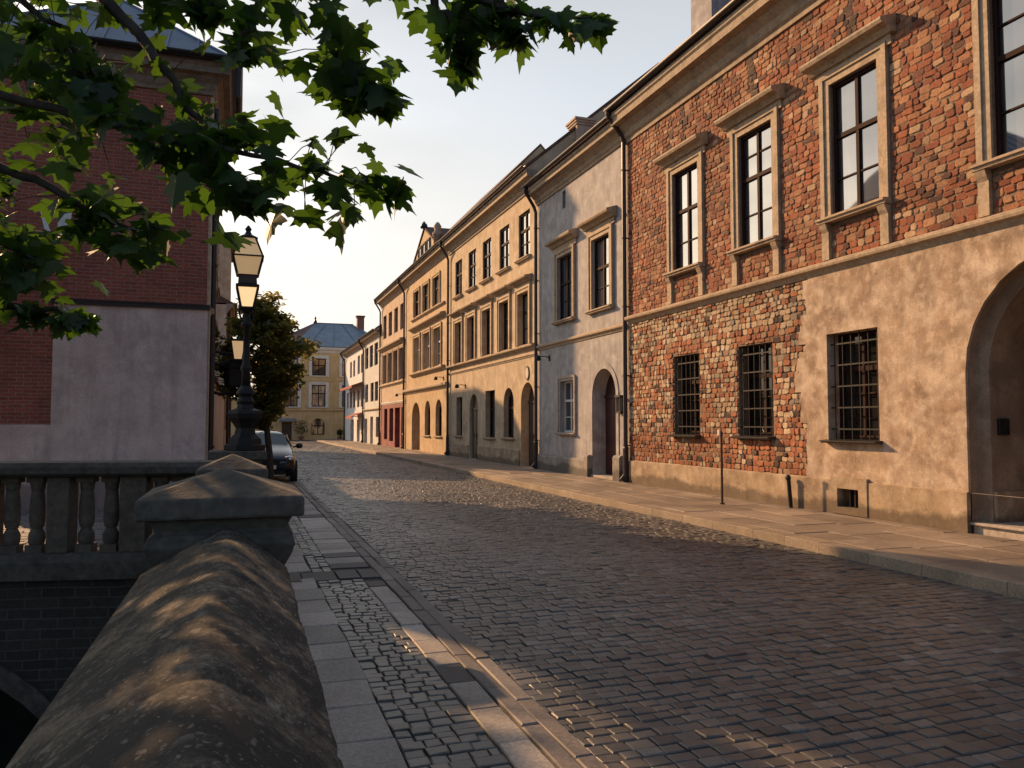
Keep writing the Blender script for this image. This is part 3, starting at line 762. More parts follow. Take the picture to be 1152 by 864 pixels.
# ---- white house at the far end
wt = [(76.4, 77.7, 6.1, 7.6, 0, .18), (74.2, 75.5, 6.1, 7.6, 0, .18), (71.2, 72.6, 6.15, 7.8, 0, .18), (69.1, 70.5, 6.15, 7.8, 0, .18)]
wm_ = [(78.6, 79.8, 3.2, 4.72, 0, .18)]+[(y, y+1.5, 3.2, 4.75, 0, .18) for y in (76.2, 73.9, 71.2, 69.0)]
wd_ = [(74.7, 77, PV, 2.1, 0, .3), (70.9, 72.7, PV, 2.1, 0, .3), (69.0, 70.2, .8, 2.1, 0, .2)]
h, r = house(68.6, 81.2, 'bright white house at the far end of the row with red awnings', M['plaster_white'], 8.7, .4, wt+wm_+wd_, pitch=36)
for o in wt: window(RF, h, o, M['timber'], M['glass_mid'], 2, (.6,), (), .09)
for o in wm_: window(RF, h, o, M['timber'], M['glass_dark'], 2, (.6,), (), .09)
arch_leaf(RF, h, wd_[0], M['door_wood']); arch_leaf(RF, h, wd_[1], M['door_wood']); window(RF, h, wd_[2], M['timber'], M['glass_dark'], 2, (), (), .09)
downpipe(RF, h, 81.0, 8.7, PV, .5, M['pipe'], .07, .11)
def awning(u0, u1, z, pr):
    m = MB(); n = 12; RF.mould(m, u0, u1, [(0, z+.42), (pr, z+.05), (pr, z-.16), (pr-.03, z-.16), (pr-.03, z+.02), (0, z+.38)])
    a = m.build('awning', M['canvas'], h)
    for u in (u0+.1, u1-.1):
        m = MB(); m.tube([RF.p(u, z+.1, 0), RF.p(u, z, pr-.05)], .02, 6); m.build('awning_arm', M['iron'], a)
awning(68.9, 78.2, 4.95, 1.0); awning(68.8, 72.8, 2.3, 1.0)
# ================================================================== end of the street
EF = Fr((0, 88, 0), (1, 0, 0), (0, -1, 0))
eb = emp('corner_building', (8, 88, 0), 'mustard yellow building closing the end of the street under a hipped sheet metal roof', 'building')
et = [(x, x+1.45, 6.9, 8.75, 0, .2) for x in (4.5, 7.4, 10.6)]; em = [(x, x+1.45, 3.55, 5.9, 0, .2) for x in (4.5, 7.4, 10.6)]
eg = [(7.4, 8.8, .55, 2.3, .7, .3), (11.2, 12.3, .8, 2.2, 0, .2)]; ed = (4.35, 5.4, .02, 1.9, 0, .3)
m = MB(); wall(m, EF, 3.2, 16, 0, 9.9, et+em+eg+[ed])
s = shell(EF, eb, 3.2, 16, 0, 9.9, 12, None); m.add(s.v, s.f); m.build('wall', M['plaster_end'], eb)
for o in et+em:
    w = window(EF, eb, o, M['timber'], M['glass_mid'], 2, (.6,), (), .09); surround(EF, eb, w, o, M['trim_white'], .3, .05); sill(EF, w, o, M['trim_white'], .35, .14, .14)
for o in eg: window(EF, eb, o, M['timber'], M['glass_mid'], 2, (.55,), (), .08)
arch_leaf(EF, eb, ed, M['door_wood'])
m = MB(); EF.mould(m, 4.0, 5.8, [(0, 2.3), (.7, 2.1), (.7, 2.02), (0, 2.2)]); m.build('door_canopy', M['metalroof'], eb)
string(EF, eb, 3.1, 16.1, 3.0, 3.3, .14, M['plaster_end']); string(EF, eb, 3.1, 16.1, 6.25, 6.4, .08, M['plaster_end'])
m = MB(); EF.mould(m, 2.9, 16.3, cornice_prof(9.35, 9.95, .4)); m.build('cornice', M['trim_white'], eb)
for u in (3.2, 11.0):
    m = MB(); EF.box(m, u, u+.35, 3.35, 9.3, 0, .05); m.build('corner_strip', M['trim_white'], eb)
m = MB(); E0 = [(2.7, 87.5, 10), (16.5, 87.5, 10), (16.5, 100.5, 10), (2.7, 100.5, 10)]; rg0, rg1 = (8.2, 94, 13.3), (12.5, 94, 13.3)
m.add(E0+[rg0, rg1, (5.4, 87.5, 10)], [(6,1,5,4),(1,2,5),(2,3,4,5)]); rf = m.build('roof', M['metalroof'], eb)
m = MB(); m.add([E0[0], rg0, E0[3], (5.4, 87.5, 10)], [(0, 1, 2), (0, 3, 1)]); m.build('hip_slope', M['redroof'], eb)  # red-brown colour stands in for sunlight on this hip of the roof
m = MB()
for t in (.3, .5, .7, .9):
    a = Vector(E0[0]).lerp(Vector(E0[1]), t); b = Vector(rg0).lerp(Vector(rg1), t); m.tube([a+Vector((0, -.02, .02)), b+Vector((0, -.02, .03))], .035, 5)
m.tube([rg0, rg1], .08, 6); m.tube([E0[0], rg0], .07, 6); m.build('roof_seam', M['leadroof'], rf)
m = MB(); m.lathe((8.2, 94, 13.2), [(.2, 0), (.2, .3), (.1, .5), (.14, .7), (.02, .9)], 8); m.build('finial', M['zinc'], rf)
chimney(rf, 13.2, 93, 12, 14.2, .8, .8, M['redroof'])
m = MB(); m.box((-9, 90, 0), (3.0, 90.5, 4.2)); m.box((-9.1, 89.9, 4.2), (3.05, 90.6, 4.4))
tag(m.build('garden_wall', M['plaster_end'], None), 'low mustard yellow wall behind the tree at the end of the street', 'wall')
def leaf_blob(mb, cols, c, rad, n, size, rs, squash=(1, 1, 1), keep=None):
    for i in range(n):
        d = Vector((rs.gauss(0, 1), rs.gauss(0, 1), rs.gauss(0, 1))).normalized()*rs.random()**.45
        p = Vector(c)+Vector((d.x*rad*squash[0], d.y*rad*squash[1], d.z*rad*squash[2])); s = size*rs.uniform(.6, 1.3)
        if keep and not keep(p): continue
        R = Matrix.Rotation(rs.uniform(0, 2*PI), 3, 'Z') @ Matrix.Rotation(rs.gauss(.3, .6), 3, 'X') @ Matrix.Rotation(rs.uniform(0, 2*PI), 3, 'Z')
        q = [(0, -s, 0), (.55*s, -.25*s, .12*s), (.42*s, .5*s, .05*s), (0, s*1.1, -.1*s), (-.42*s, .5*s, .05*s), (-.55*s, -.25*s, .12*s)]
        mb.add([p+R @ Vector(v) for v in q], [(0, 1, 2, 3), (0, 3, 4, 5)])
        cc = rs.random(); cols += [(cc, cc, cc)]*6
rs = random.Random(21)
for i, (x, y, h, label) in enumerate(((6.3, 87.2, 1.9, 'small leafy potted shrub beside the arched window of the yellow building'), (10.2, 86.2, .8, 'low dark shrub in front of the yellow building corner'), (3.4, 86.8, .7, 'low shrub below the yellow building door'))):
    s = emp('shrub', (x, y, 0), label, 'shrub', 'shrubs at the end of the street')
    m = MB(); m.lathe((x, y, 0), [(.2, 0), (.27, .35), (.29, .4), (.22, .4)], 12); m.build('planter', M['redroof'], s)
    m = MB(); m.tube([(x, y, .35), (x, y, h*.7)], .03, 6); m.build('stem', M['bark'], s)
    m = MB(); cs = []; leaf_blob(m, cs, (x, y, .4+h*.5), h*.45, 260, .1, rs); m.build('foliage', M['ivy'], s, cols=cs)

# ================================================================== LEFT: brick building
LE = Fr((0, 18, 0), (1, 0, 0), (0, -1, 0)); LS = Fr((-.67, 0, 0), (0, 1, 0), (1, 0, 0))
lb = emp('brick_building', (-3, 18, 0), 'dark red brick building at left with a grey plaster patch on its gable wall', 'building')
LX = -4.8; LY = 23.6; ZE = 9.35
m = MB(); m.quad((LX, 18, 1.68), (-3.52, 18, 1.68), (-3.52, 18, 4.1), (LX, 18, 4.1)); m.quad((LX, 18, 4.1), (-.67, 18, 4.1), (-.67, 18, 8.8), (LX, 18, 8.8))
m.build('brick_wall', M['redbrick'], lb)
m = MB()
m.quad((LX, 17.97, -.2), (-3.52, 17.97, -.2), (-3.52, 17.97, 1.68), (LX, 17.97, 1.68)); m.quad((-3.52, 17.97, -.2), (-.645, 17.97, -.2), (-.645, 17.97, 4.1), (-3.52, 17.97, 4.1))
m.quad((LX, 17.97, 1.68), (-3.52, 17.97, 1.68), (-3.52, 18, 1.69), (LX, 18, 1.69)); m.quad((-3.52, 17.97, 1.68), (-3.52, 17.97, 4.1), (-3.52, 18, 4.1), (-3.52, 18, 1.68))
m.build('plaster_patch', M['plaster_left'], lb)
m = MB(); LE.mould(m, -3.56, -.6, [(0, 4.1), (.09, 4.1), (.10, 4.15), (.03, 4.2), (0, 4.22)]); m.build('flashing', M['zinc'], lb)
so = [(19.3, 20.4, 5.2, 7.4, 0, .15), (21.7, 22.8, 5.2, 7.4, 0, .15), (19.3, 20.4, 1.2, 2.6, 0, .15)]
sd = (21.0, 22.1, .02, 3.0, 0, .3)
m = MB(); wall(m, LS, 18, LY, -.1, 8.8, so+[sd]); m.build('side_wall', plaster('pinkish_render', (.42, .31, .26), (.34, .25, .21), (.48, .38, .32), .8), lb)
for o in so:
    w = window(LS, lb, o, M['timber'], M['glass_mid'], 2, (.62,), (), .06); surround(LS, lb, w, o, M['stucco'], .2, .06); sill(LS, w, o, M['stucco'], .2, .16, .1)
arch_leaf(LS, lb, sd, M['door_wood'])
m = MB(); LS.box(m, 18.02, 18.5, -.05, 8.75, 0, .06); m.build('corner_pilaster', M['stucco'], lb)
string(LS, lb, 18.5, LY, 4.0, 4.25, .14, M['stucco'])
# cornice round the corner, roof with standing seams, gutter
m = MB()
pr = cornice_prof(8.72, 9.32, .42)
k = len(m.v); n = len(pr)
for (cx, cy, sx, sy) in ((LX-.02, 18, 0, -1), (-.67, 18, 1, -1), (-.67, LY, 1, 0)):
    for d, z in pr: m.v.append((cx+sx*d, cy+sy*d, z))
for s_ in range(2):
    for j in range(n):
        b = (j+1) % n; m.f.append((k+s_*n+j, k+s_*n+b, k+(s_+1)*n+b, k+(s_+1)*n+j))
m.f.append(tuple(range(k, k+n))); m.f.append(tuple(range(k+2*n, k+3*n)))
m.build('cornice', M['dark_cornice'], lb)
e = .52; A = (LX-.3, 18-e, ZE); B = (-.67+e, 18-e, ZE); C_ = (-.67+e, LY, ZE); D_ = (LX-.3, LY, ZE); rz = ZE+2.25
R0 = (-2.75, 20.2, rz); R1 = (-2.75, LY, rz)
m = MB(); m.add([A, B, C_, D_, R0, R1], [(0, 1, 4), (1, 2, 5, 4), (3, 0, 4, 5), (2, 3, 5), (0, 3, 2, 1)]); rf = m.build('roof', M['leadroof'], lb)
m = MB()
for t in (.12, .24, .36, .48, .6, .72, .84):
    p = Vector(A).lerp(Vector(B), t); f = 1-abs(t-.5)/.5
    q = Vector((p.x, p.y, p.z)).lerp(Vector((p.x, R0[1], rz)), min(1, f*.98))
    m.tube([p+Vector((0, 0, .02)), q+Vector((0, 0, .02))], .02, 5)
m.tube([A, R0, R1], .04, 6); m.tube([B, R0], .04, 6); m.build('roof_seam', M['leadroof'], rf)
gutter(LE, lb, LX-.3, -.67+e+.08, ZE+.03, e+.05, .075, M['pipe_dark']); gutter(LS, lb, 18-e-.08, LY, ZE+.03, e+.05, .075, M['pipe_dark'])
m = MB(); m.tube([(-.10, 17.48, ZE), (-.10, 17.5, ZE-.25), (-.12, 17.55, ZE-.75)], .06, 8); m.build('gutter_outlet', M['pipe_dark'], lb); m = MB()
m.tube([(-.58, 18.75, 8.72), (-.58, 18.75, .1)], .075, 10)
for z in (1.2, 3.2, 5.2, 7.2): m.lathe((-.58, 18.75, z), [(.076, -.03), (.095, -.03), (.095, .03), (.076, .03)], 10)
m.build('downpipe', M['pipe_dark'], lb)
m = MB(); m.quad((LX, 18, -.1), (LX, LY, -.1), (LX, LY, ZE), (LX, 18, ZE)); m.quad((LX, LY, -.1), (-.67, LY, -.1), (-.67, LY, ZE), (LX, LY, ZE)); m.build('rear_wall', M['redbrick'], lb)
# white plaster remnant on the brick gable
m = MB()
def strip(pts, w):
    for i in range(len(pts)-1):
        a = Vector((pts[i][0], 17.985, pts[i][1])); b = Vector((pts[i+1][0], 17.985, pts[i+1][1])); t = (b-a).normalized(); nn = Vector((t.z, 0, -t.x))
        w0 = w[i] if isinstance(w, list) else w; w1 = w[i+1] if isinstance(w, list) else w
        m.add([a-nn*w0, a+nn*w0, b+nn*w1, b-nn*w1]+[p+Vector((0, .02, 0)) for p in (a-nn*w0, a+nn*w0, b+nn*w1, b-nn*w1)], [(0,1,2,3),(0,4,5,1),(1,5,6,2),(2,6,7,3),(3,7,4,0)])
strip([(-3.79, 5.98), (-3.69, 5.62), (-3.60, 5.40), (-3.55, 5.2)], [.03, .045, .04, .06]); strip([(-3.36, 6.0), (-3.38, 5.75), (-3.42, 5.55), (-3.55, 5.36)], [.11, .12, .07, .04]); strip([(-3.55, 5.34), (-3.56, 5.2), (-3.53, 5.05)], [.09, .12, .03])
m.build('plaster_remnant', M['plaster_white'], lb); m = MB()
strip([(-3.33, 7.1), (-3.34, 6.85), (-3.33, 6.6)], [.04, .06, .03])
m.build('plaster_remnant', M['plaster_white'], lb)

gw2 = emp('sun_gap_wall', (-.85, 28, 0), 'low rendered wall added between the red brick and plaster buildings so sun reaches the road', 'wall')  # added low wall: leaves a gap for sun bands on the road
m = MB(); m.box((-1.0, LY+.03, -.1), (-.66, 41.0, 2.9)); m.build('wall', M['plaster_pink'], gw2)
m = MB(); m.extrude_profile([(-.26, 0, 2.9), (.26, 0, 2.9), (.26, 0, 2.96), (0, 0, 3.12), (-.26, 0, 2.96)], (-.83, LY+.03, 0), (-.83, 41.0, 0)); m.build('coping_tiles', M['tile'], gw2)
L2 = Fr((-.62, 0, 0), (0, 1, 0), (1, 0, 0))
l2 = emp('row_building', (-3, 40, 0), 'shaded plaster building behind the street tree, beyond the red brick building', 'building')
ops2 = [(y, y+1.2, z, z+2, 0, .15) for y in (42.2, 44.8, 47.6, 50.6) for z in (1.4, 4.7)]
m = MB(); wall(m, L2, 41.03, 54, -.1, 7.5, ops2); s = shell(L2, l2, 41.03, 54, -.1, 7.5, 4.6, None); m.add(s.v, s.f); m.build('wall', M['plaster_pink'], l2)
for o in ops2: w = window(L2, l2, o, M['timber'], M['glass_mid'], 2, (.62,), (), .06); surround(L2, l2, w, o, M['stucco'], .18, .05)
m = MB(); L2.mould(m, 41.03, 54, cornice_prof(7.1, 7.55, .35)); m.build('cornice', M['cornice'], l2)
gutter(L2, l2, 41.03, 54, 7.65, .42, .075, M['pipe_dark'])
for y in (41.5, 53.6):
    m = MB(); m.tube([(-.50, y, 7.5), (-.50, y, .05)], .07, 8); m.build('downpipe', M['pipe_dark'], l2)
m = MB(); m.add([(-.25, 41.03, 7.57), (-.25, 54, 7.57), (-2.9, 54, 8.9), (-2.9, 41.03, 8.9), (-5.5, 41.03, 7.57), (-5.5, 54, 7.57)], [(0,1,2,3),(3,2,5,4),(0,3,4),(1,5,2)]); m.build('roof', M['tile'], l2)

l3 = emp('shade_building', (-3, 50, 0), 'added unseen taller building on the left side, shading the beige house front', 'building')  # added out of view so its shadow falls on the beige house
L3 = Fr((-.64, 0, 0), (0, 1, 0), (1, 0, 0))
ops3 = [(y, y+1.2, z, z+1.9, 0, .15) for y in (55.2, 57.8) for z in (1.4, 5.0, 8.6)]
m = MB(); wall(m, L3, 54.05, 60, -.1, 13.2, ops3); s = shell(L3, l3, 54.05, 60, -.1, 13.2, 4.6, None); m.add(s.v, s.f); m.build('wall', M['plaster_beige'], l3)
for o in ops3: w = window(L3, l3, o, M['timber'], M['glass_mid'], 2, (.62,), (), .06)
m = MB(); m.add([(-.3, 54.05, 13.2), (-.3, 60, 13.2), (-2.9, 60, 14.6), (-2.9, 54.05, 14.6), (-5.4, 54.05, 13.2), (-5.4, 60, 13.2)], [(0,1,2,3),(3,2,5,4),(0,3,4),(1,5,2),(0,4,5,1)]); m.build('roof', M['tile'], l3)
bt_ = emp('shade_turret', (-1.8, 47.2, 0), 'added unseen brick turret behind the left-hand buildings, shading the grey house front', 'added tower')  # added out of view to cast a shadow strip on the grey house
m = MB(); m.box((-2.3, 46.6, 7.6), (-1.2, 47.7, 20.2)); m.build('shaft', M['redbrick'], bt_)
m = MB(); m.box((-2.4, 46.5, 20.2), (-1.1, 47.8, 20.45)); m.lathe((-1.75, 47.15, 20.45), [(.8, 0), (.4, .6), (.05, 1.6)], 4, PI/4); m.build('spire', M['metalroof'], bt_)

# ================================================================== lamps
def lantern(parent, c, s, hz, gl, up_gl=None):
    """square tapered lantern centred on c (bottom of glass), scale s"""
    x, y, z = c; q = PI/4
    m = MB(); m.lathe((x, y, z), [(.10*s, 0), (.17*s, hz)], 4, q); g = m.build('lantern_glass', gl, parent)
    m = MB()
    for k in range(4):
        a = q+k*PI/2
        m.tube([(x+.105*s*math.cos(a), y+.105*s*math.sin(a), z-.01), (x+.178*s*math.cos(a), y+.178*s*math.sin(a), z+hz)], .012*s+.004, 6)
    m.lathe((x, y, z-.05*s), [(.04*s, -.03*s), (.09*s, 0), (.125*s, .03*s), (.125*s, .05*s), (.09*s, .05*s)], 4, q)
    m.lathe((x, y, z+hz), [(.18*s, -.005), (.2*s, 0), (.2*s, .03*s), (.16*s, .04*s)], 4, q)
    m.build('lantern_frame', M['iron'], parent)
    return z+hz
lp = emp('street_lamp', (.085, 10.85, 1.37), 'tall black cast iron lamp with a large two stage lantern standing on the parapet pier', 'street lamp')
m = MB(); c = (.085, 10.85, 1.37)
m.lathe(c, [(.27, 0), (.27, .06), (.22, .08), (.21, .14), (.14, .2), (.125, .28), (.165, .34), (.22, .40), (.24, .46), (.22, .5), (.12, .53), (.10, .58)], 8, PI/8)
m.lathe(c, [(.09, .58), (.11, .62), (.08, .68), (.115, .72), (.105, .76), (.065, .82)], 16); m.build('base', M['iron'], lp)
m = MB(); m.lathe(c, [(.06, .8), (.05, 1.0), (.068, 1.03), (.068, 1.06), (.046, 1.1), (.038, 1.57), (.07, 1.59), (.075, 1.63), (.04, 1.67), (.035, 1.78)], 14)
for s in (-1, 1):
    m.tube([(.085, 10.85, 2.99), (.085+s*.07, 10.85, 3.05), (.085+s*.10, 10.85, 3.15), (.085+s*.09, 10.85, 3.2)], .014, 6)
m.build('post', M['iron'], lp, smooth=True)
zt = lantern(lp, (.085, 10.85, 3.21), 1.02, .25, M['lampbacklit'])
m = MB(); m.lathe((.085, 10.85, zt+.03), [(.155, 0), (.165, .02), (.155, .12), (.185, .13)], 4, PI/4); m.build('collar', M['rust'], lp)
m = MB(); m.lathe((.085, 10.85, zt+.165), [(.175, 0), (.25, .23)], 4, PI/4); m.build('upper_glass', M['lampglass'], lp)
m = MB(); m.lathe((.085, 10.85, zt+.40), [(.26, 0), (.12, .25)], 4, PI/4); m.build('roof_glass', M['lampglass'], lp)
m = MB()
for k in range(4):
    a = PI/4+k*PI/2; P = lambda r, z: (.085+r*math.cos(a), 10.85+r*math.sin(a), zt+z)
    m.tube([P(.18, .165), P(.256, .395), P(.125, .65)], .014, 6)
m.lathe((.085, 10.85, zt+.385), [(.25, 0), (.278, 0), (.278, .018), (.245, .018)], 4, PI/4)
m.lathe((.085, 10.85, zt+.64), [(.125, 0), (.13, .02), (.05, .06), (.03, .1), (.045, .13), (.01, .18)], 8, PI/8); m.build('lantern_frame', M['iron'], lp)

wl = emp('wall_lantern', (-.67, 19.8, 3.2), 'pale glowing lantern on a curved bracket fixed to the red brick building', 'wall lamp')
m = MB(); m.tube([(-.66, 19.8, 3.15), (-.45, 19.8, 3.08), (-.2, 19.8, 3.2), (-.12, 19.8, 3.36), (-.02, 19.8, 3.4)], .035, 8); m.tube([(-.66, 19.8, 3.42), (-.4, 19.8, 3.36), (-.15, 19.8, 3.35)], .028, 8); m.box((-.66, 19.7, 3.0), (-.62, 19.9, 3.5))
m.tube([(-.06, 19.8, 3.4), (-.02, 19.8, 3.78), (.0, 19.8, 3.78)], .015, 6); m.build('bracket', M['iron'], wl)
lantern(wl, (-.03, 19.8, 3.22), 1.25, .42, M['lampdim'])
wl = emp('wall_lantern', (-.67, 20.85, 2.6), 'lower unlit black box lantern on the red brick building, under the glowing one', 'wall lamp')
m = MB(); m.tube([(-.66, 20.85, 2.5), (-.4, 20.85, 2.42), (-.1, 20.85, 2.5), (-.1, 20.85, 2.6)], .035, 8); m.box((-.66, 20.75, 2.35), (-.62, 20.95, 2.7)); m.build('bracket', M['iron'], wl)
m = MB(); m.lathe((-.1, 20.85, 2.6), [(.2, 0), (.24, .04), (.27, .45), (.3, .47), (.14, .62), (.05, .7)], 6); m.build('lantern_case', M['iron'], wl)
for i, (u, z, lab, th) in enumerate(((25.55, 3.98, 'small black bracket lamp on the grey plaster house', 'lamp'), (36.3, 3.5, 'small black bracket lamp beside the far arched door of the beige house', 'lamp'), (40.6, 4.1, 'dark bracket lamp low on the ochre house beside its downpipe', 'lamp'), (51.4, 3.6, 'black bracket lamp over the red painted ground floor', 'lamp'))):
    wl = emp('bracket_lamp', (XF, u, z), lab, 'wall lamp', 'small bracket lamps on the right-hand houses')
    m = MB(); RF.box(m, u-.05, u+.05, z-.12, z+.08, 0, .03); m.tube([RF.p(u, z, .02), RF.p(u, z+.05, .2), RF.p(u, z+.02, .38)], .018, 6); m.build('bracket', M['iron'], wl)
    m = MB(); q = RF.p(u, z-.12, .42); m.lathe(q, [(.05, 0), (.11, .02), (.085, .13), (.03, .19)], 10); m.build('lamp_head', M['iron'], wl)
wb = emp('door_lantern', (XF, 20.08, 2.25), 'small glazed box lantern beside the arched door of the grey house', 'wall lamp')
m = MB(); RF.box(m, 19.95, 20.23, 2.02, 2.46, -.003, .03); RF.box(m, 19.93, 20.25, 2.44, 2.5, 0, .15); RF.box(m, 19.95, 20.23, 2.0, 2.04, 0, .12)
for u in (19.96, 20.2): RF.box(m, u, u+.02, 2.04, 2.44, .1, .118)
m.build('case', M['iron'], wb); m = MB(); RF.box(m, 19.975, 20.205, 2.045, 2.435, .031, .105); m.build('glass', M['glass'], wb)

# ================================================================== posts on the right pavement
sp = emp('sign_post', (9.07, 13.7, PV), 'thin dark iron post with a small pale plate, before the brick house', 'post')
m = MB(); m.tube([(9.07, 13.7, PV), (9.07, 13.7, 1.5)], .024, 8); m.lathe((9.07, 13.7, PV), [(.05, 0), (.05, .02), (.026, .03)], 10); m.lathe((9.07, 13.7, 1.5), [(.024, 0), (.033, .02), (.02, .05), (.004, .07)], 10); m.build('pole', M['rust'], sp)
m = MB(); m.box((9.02, 13.69, 1.47), (9.05, 13.78, 1.58)); m.build('plate', M['sign'], sp, bevel=.004)
bo = emp('bollard', (9.93, 12.72, PV), 'short leaning black bollard against the plinth of the brick house', 'bollard')
m = MB(); m.tube([(9.93, 12.72, PV), (9.915, 12.76, .66)], .04, 10); m.build('shaft', M['iron'], bo)
m = MB(); m.lathe((9.913, 12.765, .64), [(.04, 0), (.052, .02), (.052, .05), (.03, .09), (.005, .1)], 10); m.build('cap', M['iron'], bo)

# ================================================================== ground, road, pavements
m = MB()
m.box((-.2, -30, -.6), (200, 300, -.035)); m.build('ground', M['earth'], kind='structure')
m = MB(); m.box((-120, 9.4, -.6), (-.201, 300, -.037)); m.build('bank_ground', M['earth'], kind='structure')

def und(x, y): return .012*math.sin(x*1.3+.4*y)+.014*math.sin(y*.55+1)*math.sin(x*.8+.6)
def setts(rows, name, mat, pick, hh=.018, gap=.006, ch=.014, tilt=.02, bed=None, kind='structure', jf=.035):
    """every sett a chamfered block; rows: (x0, x1, y0, y1, z)"""
    n = len(rows); A = np.array(rows); x0, x1, y0, y1, z = A.T
    x0 = x0+gap*.5; x1 = x1-gap*.5; y0 = y0+gap*.5; y1 = y1-gap*.5
    j = lambda s: rng.uniform(-s, s, n)
    w = np.minimum(x1-x0, y1-y0); c = np.minimum(ch, w*.25); jj = jf*w; rs_ = 1 if jf > .01 else .25
    B = [(x0, y0), (x1, y0), (x1, y1), (x0, y1)]; sg = [(1, 1), (-1, 1), (-1, -1), (1, -1)]
    V = np.zeros((n, 12, 3)); dz = rng.normal(0, .0035 if jf > .01 else .0008, n); tx = rng.normal(0, tilt, n); ty = rng.normal(0, tilt, n)
    for k in range(4):
        ax = B[k][0]+rng.uniform(-1, 1, n)*jj; ay = B[k][1]+rng.uniform(-1, 1, n)*jj
        V[:, k] = np.stack([ax, ay, z-hh*1.6], 1)
        V[:, 4+k] = np.stack([ax+sg[k][0]*c*.2, ay+sg[k][1]*c*.2, z+dz-np.minimum(hh*.35, .006)], 1)
        fx = ax+sg[k][0]*c; fy = ay+sg[k][1]*c
        V[:, 8+k] = np.stack([fx, fy, z+dz+(fx-(x0+x1)/2)*tx+(fy-(y0+y1)/2)*ty], 1)
    base = (np.arange(n)*12)[:, None]
    F = []
    for r in (0, 4):
        for k in range(4): F.append([r+k, r+(k+1) % 4, r+4+(k+1) % 4, r+4+k])
    F.append([8, 9, 10, 11]); F = np.array(F)
    faces = (base[:, None, :]+F[None]).reshape(-1, 4)
    me = bpy.data.meshes.new(name); me.vertices.add(n*12); me.vertices.foreach_set('co', V.ravel().astype(np.float32))
    nf = len(faces); me.loops.add(nf*4); me.loops.foreach_set('vertex_index', faces.ravel().astype(np.int32)); me.polygons.add(nf)
    me.polygons.foreach_set('loop_start', (np.arange(nf)*4).astype(np.int32)); me.polygons.foreach_set('loop_total', np.full(nf, 4, np.int32))
    me.polygons.foreach_set('use_smooth', np.zeros(nf, bool)); me.update(calc_edges=True); me.validate()
    cols = np.ones((n, 12, 4), np.float32); cols[:, :, :3] = np.array([pick(r) for r in rows], np.float32)[:, None, :]
    a = me.color_attributes.new('Col', 'FLOAT_COLOR', 'POINT'); a.data.foreach_set('color', cols.ravel())
    me.materials.append(mat); o = bpy.data.objects.new(name, me); COL.objects.link(o); o['kind'] = kind
    return o

R = random.Random(4); rows = []; y = 1.2; KL = 1.74; KR = 7.32
while y < 86:
    h = R.uniform(.10, .128) if y < 50 else R.uniform(.16, .2); x = KL+.02-R.uniform(0, .15)
    while x < KR-.02:
        w = R.uniform(.105, .165) if y < 50 else R.uniform(.2, .28); a = max(x, KL+.02); b = min(x+w, KR-.02); x += w
        if b-a > .04:
            sl = .035*(a-4.5)     # courses run slightly askew
            rows.append((a, b, y+sl, y+h+sl, und((a+b)/2, y)*.8-.004))
    y += h
def pick_s(r):
    c = pick_s0(r); x = (r[0]+r[1])/2; y = r[2]
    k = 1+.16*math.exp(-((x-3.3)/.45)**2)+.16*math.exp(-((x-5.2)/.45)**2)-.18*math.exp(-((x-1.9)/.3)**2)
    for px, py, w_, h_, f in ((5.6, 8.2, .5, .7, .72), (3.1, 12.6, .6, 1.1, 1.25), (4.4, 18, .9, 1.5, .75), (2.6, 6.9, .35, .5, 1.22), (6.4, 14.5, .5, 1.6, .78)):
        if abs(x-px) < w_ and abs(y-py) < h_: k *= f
    return tuple(v*k for v in c)
def pick_s0(r):
    t = R.random(); p = R.random()
    if p < .06: return lerp((.13, .115, .10), (.17, .15, .13), t)
    if p < .18: return lerp((.045, .042, .042), (.06, .055, .052), t)
    return lerp((.075, .067, .06), (.12, .105, .092), t)
setts(rows, 'road', M['setts'], pick_s, gap=.005, ch=.011, hh=.012, tilt=.02)
m = MB(); nx, ny = 28, 420
for j in range(ny+1):
    for i in range(nx+1):
        x = KL-.02+(KR-KL+.04)*i/nx; y = 1+85.5*j/ny; m.v.append((x, y, und(x, y)*.8-.004-.011))
for j in range(ny):
    for i in range(nx): a = j*(nx+1)+i; m.f.append((a, a+1, a+nx+2, a+nx+1))
m.build('road_bed', M['joint'], kind='structure')
m = MB(); m.box((-8, 86.5, -.2), (60, 87.9, .0)); m.build('square_pavement', M['asphalt'], kind='structure')
m = MB(); m.lathe((4.6, 40, -.02), [(.42, 0), (.42, .035), (.40, .04), (.36, .032), (.02, .032)], 24)
tag(m.build('manhole_cover', M['rust'], None), 'round iron manhole cover set in the cobbled road', 'manhole cover')
# right pavement: slabs, kerb stones
rows = []; x = KR+.3
for w in (.62, .8, .7, .66):
    y = 1.0+R.uniform(0, .5); x1 = min(x+w, XF-.0)
    while y < 86:
        l = R.uniform(.7, 1.25); rows.append((x, x1, y, y+l, PV+R.uniform(-.004, .004))); y += l
    x = x1
pick_p = lambda r: lerp((.20, .155, .115), (.27, .212, .16), R.random())
setts(rows, 'pavement', M['slabs'], pick_p, hh=.02, gap=.008, ch=.008, tilt=.0015, jf=.006)
m = MB(); m.box((KR+.28, 1, -.05), (XF+.02, 86, PV-.016)); m.build('pavement_bed', M['joint'], kind='structure')
rows = []; y = 1
while y < 86:
    l = R.uniform(.7, 1.1); rows.append((KR, KR+.3, y, y+l, PV+.002+R.uniform(-.0015, .0015))); y += l
k = setts(rows, 'kerb', M['slabs'], lambda r: lerp((.25, .19, .13), (.30, .23, .16), R.random()), hh=.09, gap=.003, ch=.010, tilt=.001, jf=.004)
m = MB()      # gutter course of long setts along the right kerb
